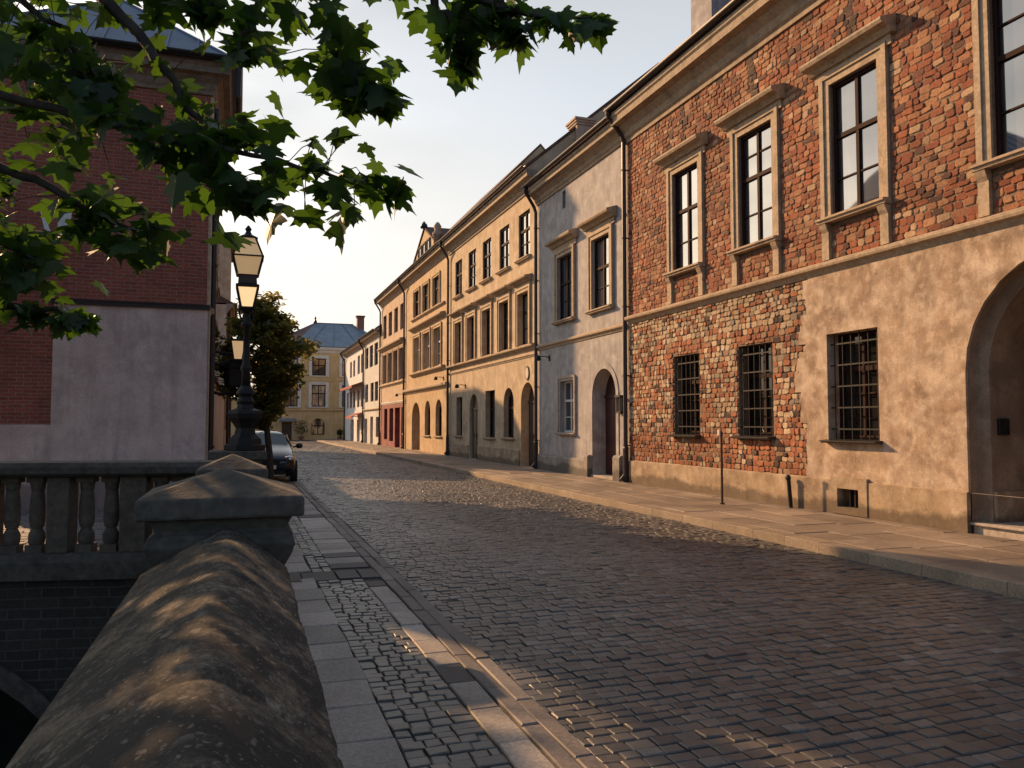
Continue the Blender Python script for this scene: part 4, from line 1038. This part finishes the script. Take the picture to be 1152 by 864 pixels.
# left pavement
LP0, LP1 = .30, 1.73
rows = []; rows_s = []; rows_k = []
y = .6
while y < 60:
    l = R.uniform(.42, .62)
    if not (8.75 < y+l/2 < 9.45): rows.append((.24, .82, y, y+l, .03+R.uniform(-.003, .003)))
    y += l
y = .6
while y < 60:
    h = R.uniform(.085, .11)
    if not (8.8 < y+h/2 < 9.4):
        x = .82; e = 1.30 if y < 8.8 else 1.04
        while x < e-.02:
            w = R.uniform(.09, .13); b = min(x+w, e) if e-(x+w) > .05 else e; rows_s.append((x, b, y, y+h, .026)); x = b
    y += h
y = .6
while y < 60:
    l = R.uniform(.3, .55)
    if not (8.75 < y+l/2 < 9.45): rows.append((1.30 if y < 8.8 else 1.04, 1.50, y, y+l, .03+R.uniform(-.004, .004)))
    y += l
for x in (.3, .68, 1.05, 1.3): rows.append((x, {.3: .68, .68: 1.05, 1.05: 1.3, 1.3: 1.52}[x], 8.85, 9.36, .031))
for xa, xb in ((1.5, 1.62), (1.62, 1.74)):
    y = .6+R.random()*.3
    while y < 86:
        l = R.uniform(.5, .9); rows_k.append((xa, xb, y, y+l, .034 if xa < 1.55 else .028)); y += l
def pick_l(r):
    if 8.8 < r[2] < 8.9: return (.05, .045, .043)
    if r[0] > 1.0 and R.random() < .16: return (.05, .045, .044)
    return lerp((.24, .21, .175), (.38, .33, .275), R.random())
setts(rows, 'left_pavement', M['slabs'], pick_l, hh=.02, gap=.008, ch=.008, tilt=.006)
setts(rows_s, 'sett_strip', M['setts'], lambda r: lerp((.06, .055, .05), (.14, .125, .105), R.random()), hh=.010, gap=.005, ch=.009, tilt=.022)
setts(rows_k, 'left_kerb', M['slabs'], lambda r: lerp((.10, .085, .075), (.19, .165, .145), R.random()), hh=.03, gap=.007, ch=.012, tilt=.008)
m = MB(); m.box((-.2, .3, -.03), (KL-.021, 86, .013)); m.build('left_pavement_bed', M['joint'], kind='structure')
# side lane between balustrade and brick building
rows = []; y = 9.6
while y < 17.9:
    h = R.uniform(.14, .18); x = -9+R.random()*.2
    while x < .2:
        w = R.uniform(.15, .25); rows.append((x, x+w, y, y+h, -.004)); x += w
    y += h
setts(rows, 'side_lane', M['setts'], lambda r: lerp((.09, .085, .08), (.17, .155, .14), R.random()))

# ================================================================== parapet, piers, balustrade, canal
pw = emp('parapet', (0, 1, 0), 'weathered stone parapet with a rounded lichen covered coping running into the foreground', 'parapet')
prof = []
for i in range(33):
    t = -1+2*i/32; hgt = .20*(1-(t*t+.012)**.62/1.0074)
    prof.append((t*(.37 if t < 0 else .27), 1.015+hgt))
prof = [(-.36, .90), (-.375, .96)]+prof+[(.275, .96), (.265, .90)]
m = MB(); ny = 150; n = len(prof); rb = random.Random(3)
for j in range(ny+1):
    y = -2.0+6.02*j/ny; cx = -.075+.009*y
    for i, (px, pz) in enumerate(prof):
        nz = .0025*math.sin(y*5.1+px*9)+.002*math.sin(y*11.3-px*17)+rb.gauss(0, .0012)-(.012 if min(abs(y-q) for q in (.55, 1.75, 2.95)) < .022 else 0)
        m.v.append((cx+px+nz*.6, y, pz+nz))
for j in range(ny):
    for i in range(n-1):
        a = j*n+i; m.f.append((a, a+1, a+n+1, a+n))
    a = j*n; m.f.append((a+n-1, a, a+n, a+2*n-1))
m.f.append(tuple(range(n))); m.f.append(tuple(ny*n+i for i in range(n)))
m.build('coping', M['coping'], pw, smooth=True)
m = MB(); m.box((-.36, -2, -3.2), (.15, 4.02, .935)); m.build('wall', M['wetbrick'], pw)
m = MB(); m.box((-.37, -2, -.03), (.19, 4.02, .12)); m.build('footing', M['sandstone'], pw)
def pier(cx, y0, w, zb, zt, zp, label):
    p = emp('pier', (cx, y0+w/2, 0), label, 'pier', 'stone piers along the parapet')
    m = MB(); cy = y0+w/2; h = w/2; q = h*.78
    m.box((cx-q, cy-q, -3.2), (cx+q, cy+q, zb-.18)); m.box((cx-q-.03, cy-q-.03, -.03), (cx+q+.03, cy+q+.03, .2)); m.build('shaft', M['sandstone'], p, bevel=.015)
    m = MB(); s2 = math.sqrt(2)
    m.lathe((cx, cy, 0), [(q*s2, zb-.24), ((q+.03)*s2, zb-.18), ((q+.045)*s2, zb-.13), ((q+.03)*s2, zb-.08), (q*s2, zb-.065), ((q+.02)*s2, zb-.02), ((q+.03)*s2, zb)], 4, PI/4); m.build('neck_moulding', M['sandstone'], p, bevel=.006)
    m = MB()
    N_ = 8; k = len(m.v); m.box((cx-h, cy-h, zb), (cx+h, cy+h, zt))
    m.f.remove((4, 5, 6, 7)); a = len(m.v); m.v.append((cx, cy, zp)); m.f += [(4, 5, a), (5, 6, a), (6, 7, a), (7, 4, a)]
    m.build('cap', M['sandstone'], p, bevel=.014)
    return p
pier(-.065, 4.0, .75, 1.255, 1.35, 1.475, 'nearest stone pier with a broad pyramid cap at the end of the coping')
pier(-.04, 7.2, .58, 1.19, 1.31, 1.44, 'middle stone pier with a small pyramid cap between the near pier and the lamp')
p3 = pier(.0, 10.5, .70, 1.25, 1.36, 1.365, 'farthest stone pier, flat topped, carrying the street lamp')
def low_wall(y0, y1, label):
    w = emp('parapet', (-.05, (y0+y1)/2, 0), label, 'parapet', 'parapet lengths between the piers')
    m = MB(); m.box((-.24, y0, -3.2), (.14, y1, .93)); m.build('wall', M['wetbrick'], w)
    m = MB(); m.extrude_profile([(-.26, 0, .94), (.16, 0, .94), (.16, 0, 1.0), (-.05, 0, 1.12), (-.26, 0, 1.0)], (0, y0, 0), (0, y1, 0)); m.build('coping', M['sandstone'], w, bevel=.01)
low_wall(4.72, 7.24, 'short parapet length between the near and middle pier')
low_wall(7.74, 10.54, 'short parapet length between the middle pier and the lamp pier')

an = math.radians(12); BU = Vector((-math.cos(an), math.sin(an), 0)); BN = Vector((-math.sin(an), -math.cos(an), 0)); BO = Vector((-.1, 8.05, 0))
BF = Fr(BO, BU, BN)
bl = emp('balustrade', tuple(BO), 'dark stone balustrade with turned balusters running left from the parapet', 'balustrade')
m = MB(); BF.mould(m, .1, 7.5, [(-.17, 1.22), (.15, 1.22), (.19, 1.25), (.19, 1.31), (.16, 1.35), (-.17, 1.355), (-.2, 1.31), (-.2, 1.25)]); m.build('rail', M['sandstone'], bl, bevel=.006)
m = MB(); BF.mould(m, .1, 7.5, [(-.2, .30), (.2, .30), (.2, .46), (.16, .53), (-.16, .53), (-.2, .46)]); m.build('base_beam', M['sandstone'], bl, bevel=.008)
M['baluster'] = stone('baluster_stone', (.12, .09, .068), .35, .9, 18, .5)
def baluster(u):
    m = MB(); c = BF.p(u, .53, 0); an_ = an
    for z0, z1 in ((0, .07), (.635, .69)):
        BF.box(m, u-.072, u+.072, .53+z0, .53+z1, -.072, .072)
    m.lathe(c, [(.06, .07), (.068, .09), (.072, .13), (.068, .17), (.05, .205), (.044, .22), (.056, .225), (.056, .24), (.062, .25), (.068, .30), (.066, .42), (.058, .52), (.052, .565), (.06, .575), (.06, .6), (.066, .635)], 18)
    m.build('baluster', M['baluster'], bl, smooth=False)
def die(u, w):
    m = MB(); BF.box(m, u-w/2, u+w/2, .53, 1.22, -.11, .11); m.build('die', M['baluster'], bl, bevel=.01)
for u in (.40, .58): baluster(u)
die(.80, .23)
u = 1.02; k = 0
for grp in range(9):
    for i in range(2): baluster(u); u += .215
    die(u, .19); u += .215
# canal wall with an arch, canal bed, water
rw = emp('retaining_wall', tuple(BF.p(3, -3, 0)), 'mossy dark brick canal wall with an arch beneath the balustrade', 'wall')
m = MB(); wall(m, BF, -.3, 9, -3.2, .30, [(1.15, 4.2, -3.2, -.42, 1.5, 3.5)], .12); m.build('brick_face', M['wetbrick'], rw)
m = MB(); m.quad(BF.p(.9, -3.2, -3.3), BF.p(4.5, -3.2, -3.3), BF.p(4.5, 0, -3.3), BF.p(.9, 0, -3.3)); m.build('culvert_back', M['mud'], rw)
m = MB()
a1 = arcpts(.98, 4.37, -.25, 1.67, 22); a2 = arcpts(1.15, 4.2, -.42, 1.5, 22)
for i in range(22):
    m.quad(BF.p(*a1[i], .15), BF.p(*a1[i+1], .15), BF.p(*a2[i+1], .15), BF.p(*a2[i], .15)); m.quad(BF.p(*a1[i], .15), BF.p(*a1[i+1], .15), BF.p(*a1[i+1], .1), BF.p(*a1[i], .1)); m.quad(BF.p(*a2[i], .15), BF.p(*a2[i+1], .15), BF.p(*a2[i+1], .1), BF.p(*a2[i], .1))
m.build('arch_ring', M['sandstone'], rw)
m = MB(); m.box((-14, -20, -3.6), (-.2, 12, -3.2)); m.build('canal_bed', M['mud'], kind='structure')
m = MB(); m.quad((-14, -20, -2.9), (-.3, -20, -2.9), (-.3, 9, -2.9), (-14, 9, -2.9)); m.build('water', M['water'], kind='structure')
m = MB(); m.box((-14.4, -20, -3.6), (-9, 9.5, -.04)); m.build('far_bank', M['earth'], kind='structure')

# ================================================================== street tree
st = emp('street_tree', (.82, 21.6, 0), 'small broad leafed street tree on the left pavement in front of the dark car', 'tree')
rs = random.Random(11); x0, y0 = .82, 21.6
m = MB(); m.tube([(x0, y0, 0), (x0-.04, y0, .9), (x0-.12, y0+.05, 1.6), (x0-.25, y0+.1, 2.6), (x0-.3, y0+.1, 3.8), (x0-.3, y0, 5.0)], [.10, .085, .075, .06, .035, .01], 9); m.build('trunk', M['bark'], st, smooth=True)
br = MB(); lf = MB(); cs = []
for i in range(120):
    a = rs.uniform(0, 2*PI); t = (i+rs.random())/120; z = 1.75+3.05*t
    env = 1.48*math.sin(PI*min(1, (.14+.86*(1-t)**.8)))**.55*(1.0 if t < .72 else (1-t)/.28*.75+.25)
    L = env*rs.uniform(.45, 1.06); p0 = Vector((x0-.2-.1*t, y0+.05, z-.25)); p1 = p0+Vector((math.cos(a)*L, math.sin(a)*L, .25+rs.uniform(-.15, .35)))
    br.tube([p0, p0.lerp(p1, .5)+Vector((0, 0, .06)), p1], [.022, .014, .004], 5, False)
    for q in range(4):
        c = p0.lerp(p1, rs.uniform(.35, 1.05)); leaf_blob(lf, cs, c, rs.uniform(.16, .36), rs.randint(34, 56), .068, rs, (1, 1, .7))
br.build('branches', M['bark'], st); lf.build('crown', M['linden'], st, cols=cs)

# ================================================================== maple overhanging the foreground
mp = emp('maple_tree', (-4.6, 4.6, -3), 'dark maple whose leafy branches hang over the top left corner', 'tree')
OUT = [(0, -.02), (.10, -.10), (.30, -.14), (.46, -.06), (.36, .03), (.62, .16), (.86, .30), (.62, .34), (.60, .46), (.38, .40), (.30, .46), (.34, .70), (.20, .72), (.10, .86), (0, 1.08)]
OUT = OUT+[(-x, y) for x, y in OUT[-2:0:-1]]
def maple_leaf(mb, cols, p, s, rs, droop=.9):
    yaw = rs.uniform(0, 2*PI); R_ = Matrix.Rotation(yaw, 3, 'Z') @ Matrix.Rotation(-rs.gauss(droop, .45), 3, 'X') @ Matrix.Rotation(rs.gauss(0, .35), 3, 'Y')
    k = len(mb.v); f1 = rs.uniform(.08, .3); kk = rs.uniform(-.2, .25)
    mb.v.append(tuple(Vector(p)+R_ @ Vector((0, .28*s, 0))))
    for x, y in OUT:
        jx = x+rs.uniform(-.03, .03); jy = y+rs.uniform(-.03, .03)
        mb.v.append(tuple(Vector(p)+R_ @ Vector((jx*s, jy*s, (-f1*abs(jx)-kk*(jy-.3)**2)*s))))
    n = len(OUT)
    for i in range(n): mb.f.append((k, k+1+i, k+1+(i+1) % n))
    c = rs.random(); cols += [(c, c, c)]*(n+1)
tr = MB(); fo = MB(); cs = []; rs = random.Random(5)
tr.tube([(-4.6, 4.6, -3.2), (-4.6, 4.65, -1), (-4.55, 4.75, 1.5), (-4.4, 4.9, 3.4), (-4.2, 5.0, 5.5), (-3.9, 5.0, 8)], [.3, .26, .23, .2, .15, .06], 12)
tr.build('trunk', M['bark'], mp, smooth=True)
br = MB()
def gaps_near(p):
    """small openings between the leaves through which the sun reaches the coping"""
    t = (p.z-1.13)/.4067; x = p.x+.4289*t; y = p.y-.8066*t
    for cx, cy, a, b in ((-.05, 2.3, .42, .11), (-.04, 1.62, .36, .13), (.10, 2.95, .40, .07), (.12, 1.98, .30, .09), (-.17, 2.95, .30, .07), (.06, 3.5, .35, .06)):
        u = -.469*(x-cx)+.883*(y-cy); v = .883*(x-cx)+.469*(y-cy)
        if (u/a)**2+(v/b)**2 < 1: return False
    return True
SPRAYS = [
    ([(-2.42, 5.27, 3.79), (-1.41, 4.62, 3.41), (-0.69, 4.18, 3.15), (-0.4, 3.98, 3.04), (-0.15, 3.9, 2.97), (0.22, 3.78, 2.89), (0.48, 3.74, 2.85), (0.7, 3.72, 2.85)], 118, 0.23, 0.16),
    ([(-0.69, 4.25, 3.81), (-0.46, 4.08, 3.53), (-0.33, 3.99, 3.3), (-0.16, 3.9, 3.03), (-0.05, 3.77, 2.84), (0.06, 3.73, 2.70)], 70, 0.17, 0.150),
    ([(-1.74, 4.96, 3.22), (-1.06, 4.53, 2.97), (-0.71, 4.31, 2.74), (-0.55, 4.21, 2.64), (-0.33, 4.08, 2.61)], 66, 0.18, 0.155),
    ([(-1.65, 4.74, 2.66), (-1.2, 4.48, 2.68), (-1.0, 4.32, 2.53), (-0.88, 4.28, 2.45)], 48, 0.17, 0.165),
    ([(-1.68, 4.67, 2.34), (-1.12, 4.37, 2.26), (-0.84, 4.28, 2.24), (-0.65, 4.22, 2.2)], 45, 0.08, 0.120),
    ([(-2.11, 5.03, 4.2), (-1.16, 4.52, 3.86), (-0.84, 4.31, 3.63), (-0.66, 4.16, 3.25)], 110, 0.32, 0.165),
    ([(-2.2, 5.29, 3.93), (-1.42, 4.93, 3.69), (-1.04, 4.7, 3.5), (-0.67, 4.48, 3.42)], 64, 0.28, 0.16),
    ([(-1.75, 5.09, 4.81), (-0.66, 4.33, 4.08), (-0.27, 4.0, 3.8), (-0.1, 3.85, 3.62)], 60, 0.15, 0.16),
    ([(-0.7, 4.53, 4.67), (0.16, 3.64, 3.85), (0.31, 3.5, 3.57), (0.36, 3.49, 3.36), (0.46, 3.47, 3.22), (0.61, 3.42, 3.12)], 66, 0.18, 0.155),
    ([(0.16, 3.64, 3.85), (0.09, 3.57, 3.59), (-0.0, 3.61, 3.42), (-0.03, 3.63, 3.32)], 22, 0.10, 0.150),
    ([(-0.7, 4.53, 4.67), (0.52, 3.41, 3.82), (0.8, 3.23, 3.56), (1.02, 3.16, 3.46), (1.23, 3.09, 3.42), (1.44, 3.07, 3.44)], 58, 0.09, 0.155),
    ([(0.56, 3.4, 3.79), (0.76, 3.24, 3.5), (0.86, 3.22, 3.33), (0.88, 3.22, 3.22)], 26, 0.07, 0.150),
    ([(0.94, 3.17, 3.65), (1.05, 3.15, 3.42), (1.11, 3.13, 3.31)], 14, 0.06, 0.140),
    # boughs outside the picture on the left, nearer the trunk: they shade the parapet and the pavement
    ([(-4.4, 5.0, 3.4), (-3.4, 6.2, 3.2), (-2.7, 5.9, 2.9), (-2.2, 5.2, 2.6)], 950, .52, .14),
    ([(-4.4, 5.0, 3.0), (-3.0, 4.4, 3.0), (-2.2, 3.7, 2.7), (-1.7, 3.2, 2.4)], 800, .48, .14),
    ([(-4.4, 5.0, 3.4), (-3.2, 4.9, 3.4), (-2.55, 5.5, 3.37), (-2.48, 6.7, 3.37), (-2.46, 7.8, 3.4), (-2.5, 8.7, 3.4)], 1100, .46, .14),
    ([(-4.4, 5.0, 3.6), (-3.4, 7.2, 3.5), (-3.6, 8.6, 3.5), (-3.9, 9.8, 3.6)], 240, .5, .16),
    ([(-4.3, 5.0, 4.2), (-3.9, 8.4, 4.6), (-4.2, 10.6, 4.5), (-4.4, 12.4, 4.4)], 170, .6, .16),
    ([(-4.3, 5.0, 5.0), (-3.4, 3.4, 5.4), (-2.2, 2.2, 5.6), (-1.0, 1.6, 5.5)], 420, .7, .17),
    ([(-4.2, 5.0, 5.4), (-2.8, 5.0, 6.4), (-1.4, 4.2, 6.7), (0, 3.4, 6.6)], 260, .8, .17),
    ([(-4.2, 5.0, 4.6), (-3.2, 2.8, 4.2), (-2.2, 1.2, 3.9), (-1.4, -.4, 3.8)], 420, .7, .17),
]
for si, (path, nl, spread, ls) in enumerate(SPRAYS):
    P_ = [Vector(p) for p in path]
    if (P_[0]-Vector((-4.3, 5, 4))).length > 1.6 and P_[0].x < -2.2:     # tie the bough back to the trunk
        P_ = [Vector((-4.35, 4.95, min(5, max(2.6, P_[0].z+.3))))]+P_
    L = len(P_); n = 0
    fine = []
    for i in range(L-1):
        for q in range(4): fine.append(P_[i].lerp(P_[i+1], q/4)+Vector((rs.gauss(0, .012), rs.gauss(0, .012), rs.gauss(0, .012))))
    fine.append(P_[-1]); F_ = len(fine)
    br.tube(fine, [.028*(1-i/F_)**1.1+.003 for i in range(F_)], 6)
    i0 = 0.30 if len(P_) > 4 else .2
    for k in range(nl):
        t = i0+(1-i0)*(rs.random()**.8 if si < 13 else rs.random()); f = t*(F_-1); i = min(int(f), F_-2); b0 = fine[i].lerp(fine[i+1], f-i)
        taper = min(1, (1-t)*2.2+.28) if si < 13 else 1
        off = Vector((rs.gauss(0, .6), rs.gauss(0, .6), rs.gauss(-.15, .55)))*spread*taper
        p = b0+off
        if si >= 13 and not gaps_near(p): continue
        if k % 3 == 0: br.tube([b0, b0.lerp(p, .5)+Vector((0, 0, .02)), p], .0022, 4, False)
        maple_leaf(fo, cs, p, ls*.9*rs.uniform(.55, 1.15)*(.75+.25*taper), rs)
br.build('branches', M['bark'], mp, smooth=True); fo.build('crown', M['maple'], mp, cols=cs)

ln = emp('shade_tree', (-6.6, 15.2, 0), 'leafy tree added at the far left edge to dapple the sun on the pavement', 'tree')  # added to block the sun; crown openings shape the pavement patches
rs = random.Random(8); m = MB(); m.tube([(-6.6, 15.2, -.1), (-6.5, 15.2, 1.5), (-6.2, 15.2, 3.2), (-5.6, 15.1, 4.8), (-5.0, 15.0, 6.2)], [.2, .17, .14, .1, .03], 10); m.build('trunk', M['bark'], ln, smooth=True)
br = MB(); lf = MB(); cs2 = []
def gaps(p):
    """openings in the crown through which the low sun reaches the pavement"""
    t = p.z/.4067; x = p.x+.4289*t; y = p.y-.8066*t
    for cx, cy, a, b in ((1.47, 5.9, .9, .34), (1.62, 4.6, .74, .42), (1.80, 3.5, .55, .3)):
        u = -.469*(x-cx)+.883*(y-cy); v = .883*(x-cx)+.469*(y-cy)
        if (u/a)**2+(v/b)**2 < 1: return False
    return True
for i in range(52):
    d = Vector((rs.gauss(0, 1), rs.gauss(0, 1), rs.gauss(0, 1))).normalized()*rs.random()**.4
    c = Vector((-4.85+d.x*1.5, 15.0+d.y*1.5, 5.2+d.z*1.7)); o_ = Vector((-5.9, 15.15, 4.0))
    br.tube([o_, o_.lerp(c, .5)+Vector((0, 0, .1)), c], [.03, .02, .006], 5, False); leaf_blob(lf, cs2, c, rs.uniform(.28, .5), 90, .10, rs, keep=gaps)
br.build('branches', M['bark'], ln); lf.build('crown', M['maple'], ln, cols=cs2)

# ================================================================== parked car
car = emp('parked_car', (.78, 25.8, .03), 'dark blue hatchback parked on the left pavement behind the street tree', 'car')
cx, cy, cz = .78, 25.8, .0
def carbody():
    # stations along the length (front = low y): (y, half width, sill z, belt z, roof z, half roof width)
    S = [(-2.02, .60, .32, .60, .62, .56), (-1.95, .76, .22, .66, .72, .70), (-1.6, .84, .2, .74, .86, .74), (-1.0, .86, .2, .82, .98, .74), (-.62, .865, .2, .90, 1.06, .72), (-.05, .87, .2, .93, 1.40, .60),
         (.4, .87, .2, .93, 1.47, .58), (1.1, .87, .2, .95, 1.44, .57), (1.55, .86, .22, .96, 1.25, .6), (1.9, .82, .26, .94, 1.0, .66), (2.0, .7, .34, .8, .84, .6)]
    m = MB(); n = 10
    for y, w, z0, zb, zt, wr in S:
        sec = [(-w*.9, z0), (-w, z0+.12), (-w*1.0, (z0+zb)/2), (-w*.97, zb), (-wr, zt-.05), (-wr*.6, zt), (wr*.6, zt), (wr, zt-.05), (w*.97, zb), (w, (z0+zb)/2), (w, z0+.12), (w*.9, z0)]
        for a, b in sec: m.v.append((cx+a, cy+y, cz+b+.03))
    n = 12
    for i in range(len(S)-1):
        for j in range(n):
            a = i*n+j; b = i*n+(j+1) % n; m.f.append((a, b, b+n, a+n))
    m.f.append(tuple(range(n))[::-1]); e_ = (len(S)-1)*n; m.f.append(tuple(e_+j for j in range(n)))
    o = m.build('body', M['blackpaint'], car, smooth=True); sb = o.modifiers.new('s', 'SUBSURF'); sb.levels = 1; sb.render_levels = 2
    return o
carbody()
P = lambda x, y, z: (cx+x, cy+y, cz+z)
m = MB(); m.add([P(-.66, -.66, 1.08), P(.66, -.66, 1.08), P(.55, -.1, 1.40), P(-.55, -.1, 1.40), P(0, -.72, 1.08), P(0, -.14, 1.415)], [(0, 4, 5, 3), (4, 1, 2, 5)])
m.build('windscreen', M['carglass'], car, smooth=True)
for s in (-1, 1):
    m = MB(); m.add([P(s*.80, -.5, 1.0), P(s*.81, .45, 1.0), P(s*.655, .42, 1.38), P(s*.655, -.02, 1.37)], [(0, 1, 2, 3)]); m.add([P(s*.81, .5, 1.0), P(s*.81, 1.35, 1.02), P(s*.655, 1.1, 1.35), P(s*.655, .47, 1.38)], [(0, 1, 2, 3)]); m.build('side_window', M['carglass'], car)
    m = MB(); m.lathe(P(s*.62, -1.93, .70), [(.02, -.09), (.13, -.06), (.15, 0), (.12, .07), (.02, .09)], 12); hl = m.build('headlight', M['chrome'], car, smooth=True)
    m = MB(); m.tube([P(s*.82, -.45, 1.0), P(s*.92, -.47, 1.02)], .03, 6); m.lathe(P(s*1.0, -.47, .96), [(.05, 0), (.10, .03), (.10, .13), (.05, .16)], 10); m.build('mirror', M['blackpaint'], car, smooth=True)
    for y in (-1.28, 1.28):
        m = MB(); pts = [P(s*(.70), y, .32), P(s*.88, y, .32)]; m.tube(pts, .315, 20); w = m.build('wheel', M['rubber'], car)
        m = MB(); m.tube([P(s*.87, y, .32), P(s*.89, y, .32)], .2, 16); m.build('rim', M['chrome'], w)
m = MB(); m.box(P(-.26, -2.075, .42), P(.26, -2.05, .53)); m.build('number_plate', M['plate'], car)
m = MB(); m.box(P(-.5, -2.055, .26), P(.5, -2.0, .38)); m.box(P(-.36, -2.06, .58), P(.36, -2.01, .66)); m.build('grille', M['iron'], car)

# ================================================================== camera, light
cam = bpy.data.cameras.new('camera'); co = bpy.data.objects.new('camera', cam); COL.objects.link(co)
co.location = (0, 0, 1.7); co.rotation_euler = (math.radians(90+2.8624), 0, math.radians(-18.8702))
cam.sensor_width = 36; cam.lens = 900/1152*36; cam.clip_end = 2000; cam.clip_start = .05
sc.camera = co
PHI, EL = math.radians(28), math.radians(24)      # sun: left of the street axis, low
sl = bpy.data.lights.new('sun', 'SUN'); so_ = bpy.data.objects.new('sun', sl); COL.objects.link(so_)
sl.energy = 5.0; sl.angle = math.radians(.6); sl.color = (1, .60, .30)
dirv = Vector((-math.sin(PHI)*math.cos(EL), math.cos(PHI)*math.cos(EL), math.sin(EL)))
so_.rotation_euler = dirv.to_track_quat('Z', 'Y').to_euler(); so_.location = (-30, 40, 30)
w = bpy.data.worlds.new('World'); sc.world = w; w.use_nodes = True
nt = w.node_tree; bg_ = nt.nodes['Background']
sky = nt.nodes.new('ShaderNodeTexSky'); sky.sky_type = 'NISHITA'; sky.sun_disc = False
sky.sun_elevation = EL; sky.sun_rotation = -PHI
sky.air_density = 1.0; sky.dust_density = 5.0; sky.ozone_density = 1.0; sky.altitude = 100
# a thin bright veil of high cloud over the Nishita sky, warmer and brighter towards the horizon
tcw = nt.nodes.new('ShaderNodeTexCoord'); sx = nt.nodes.new('ShaderNodeSeparateXYZ'); nt.links.new(tcw.outputs['Generated'], sx.inputs[0])
rw_ = nt.nodes.new('ShaderNodeValToRGB'); el_ = rw_.color_ramp.elements; el_.new(.22); el_.new(.45)
for e_, (p, c_) in zip(el_, ((0, (5.7, 4.9, 3.9)), (.16, (4.6, 4.35, 3.95)), (.38, (3.5, 3.65, 3.75)), (.8, (1.2, 1.4, 1.6)))): e_.position = p; e_.color = (*c_, 1)
nt.links.new(sx.outputs[2], rw_.inputs[0])
mpw = nt.nodes.new('ShaderNodeMapping'); mpw.inputs['Scale'].default_value = (1.6, 1.2, 5); nt.links.new(tcw.outputs['Generated'], mpw.inputs[0])
nw = nt.nodes.new('ShaderNodeTexNoise'); nw.inputs['Scale'].default_value = 1.6; nw.inputs['Detail'].default_value = 6; nt.links.new(mpw.outputs[0], nw.inputs['Vector'])
mrw = nt.nodes.new('ShaderNodeMapRange'); mrw.inputs[1].default_value = .3; mrw.inputs[2].default_value = .7; mrw.inputs[3].default_value = .72; mrw.inputs[4].default_value = .98; nt.links.new(nw.outputs[0], mrw.inputs[0])
# the veil lies over the bright half of the sky; behind the viewer and overhead the sky is clear
half = nt.nodes.new('ShaderNodeMapRange'); half.inputs[1].default_value = .05; half.inputs[2].default_value = .5; nt.links.new(sx.outputs[1], half.inputs[0])
mul = nt.nodes.new('ShaderNodeMath'); mul.operation = 'MULTIPLY'; nt.links.new(mrw.outputs[0], mul.inputs[0]); nt.links.new(half.outputs[0], mul.inputs[1])
mw = nt.nodes.new('ShaderNodeMix'); mw.data_type = 'RGBA'; nt.links.new(mul.outputs[0], mw.inputs[0]); nt.links.new(sky.outputs[0], mw.inputs[6]); nt.links.new(rw_.outputs[0], mw.inputs[7])
nt.links.new(mw.outputs[2], bg_.inputs[0]); bg_.inputs[1].default_value = .15
vs = sc.view_settings; vs.view_transform = 'Standard'; vs.look = 'None'; vs.exposure = .52; vs.gamma = 1; vs.use_curve_mapping = False
sc.cycles.use_denoising = True; sc.cycles.max_bounces = 6; sc.cycles.transparent_max_bounces = 8
for o in bpy.data.objects:
    if '_w' in o: del o['_w']
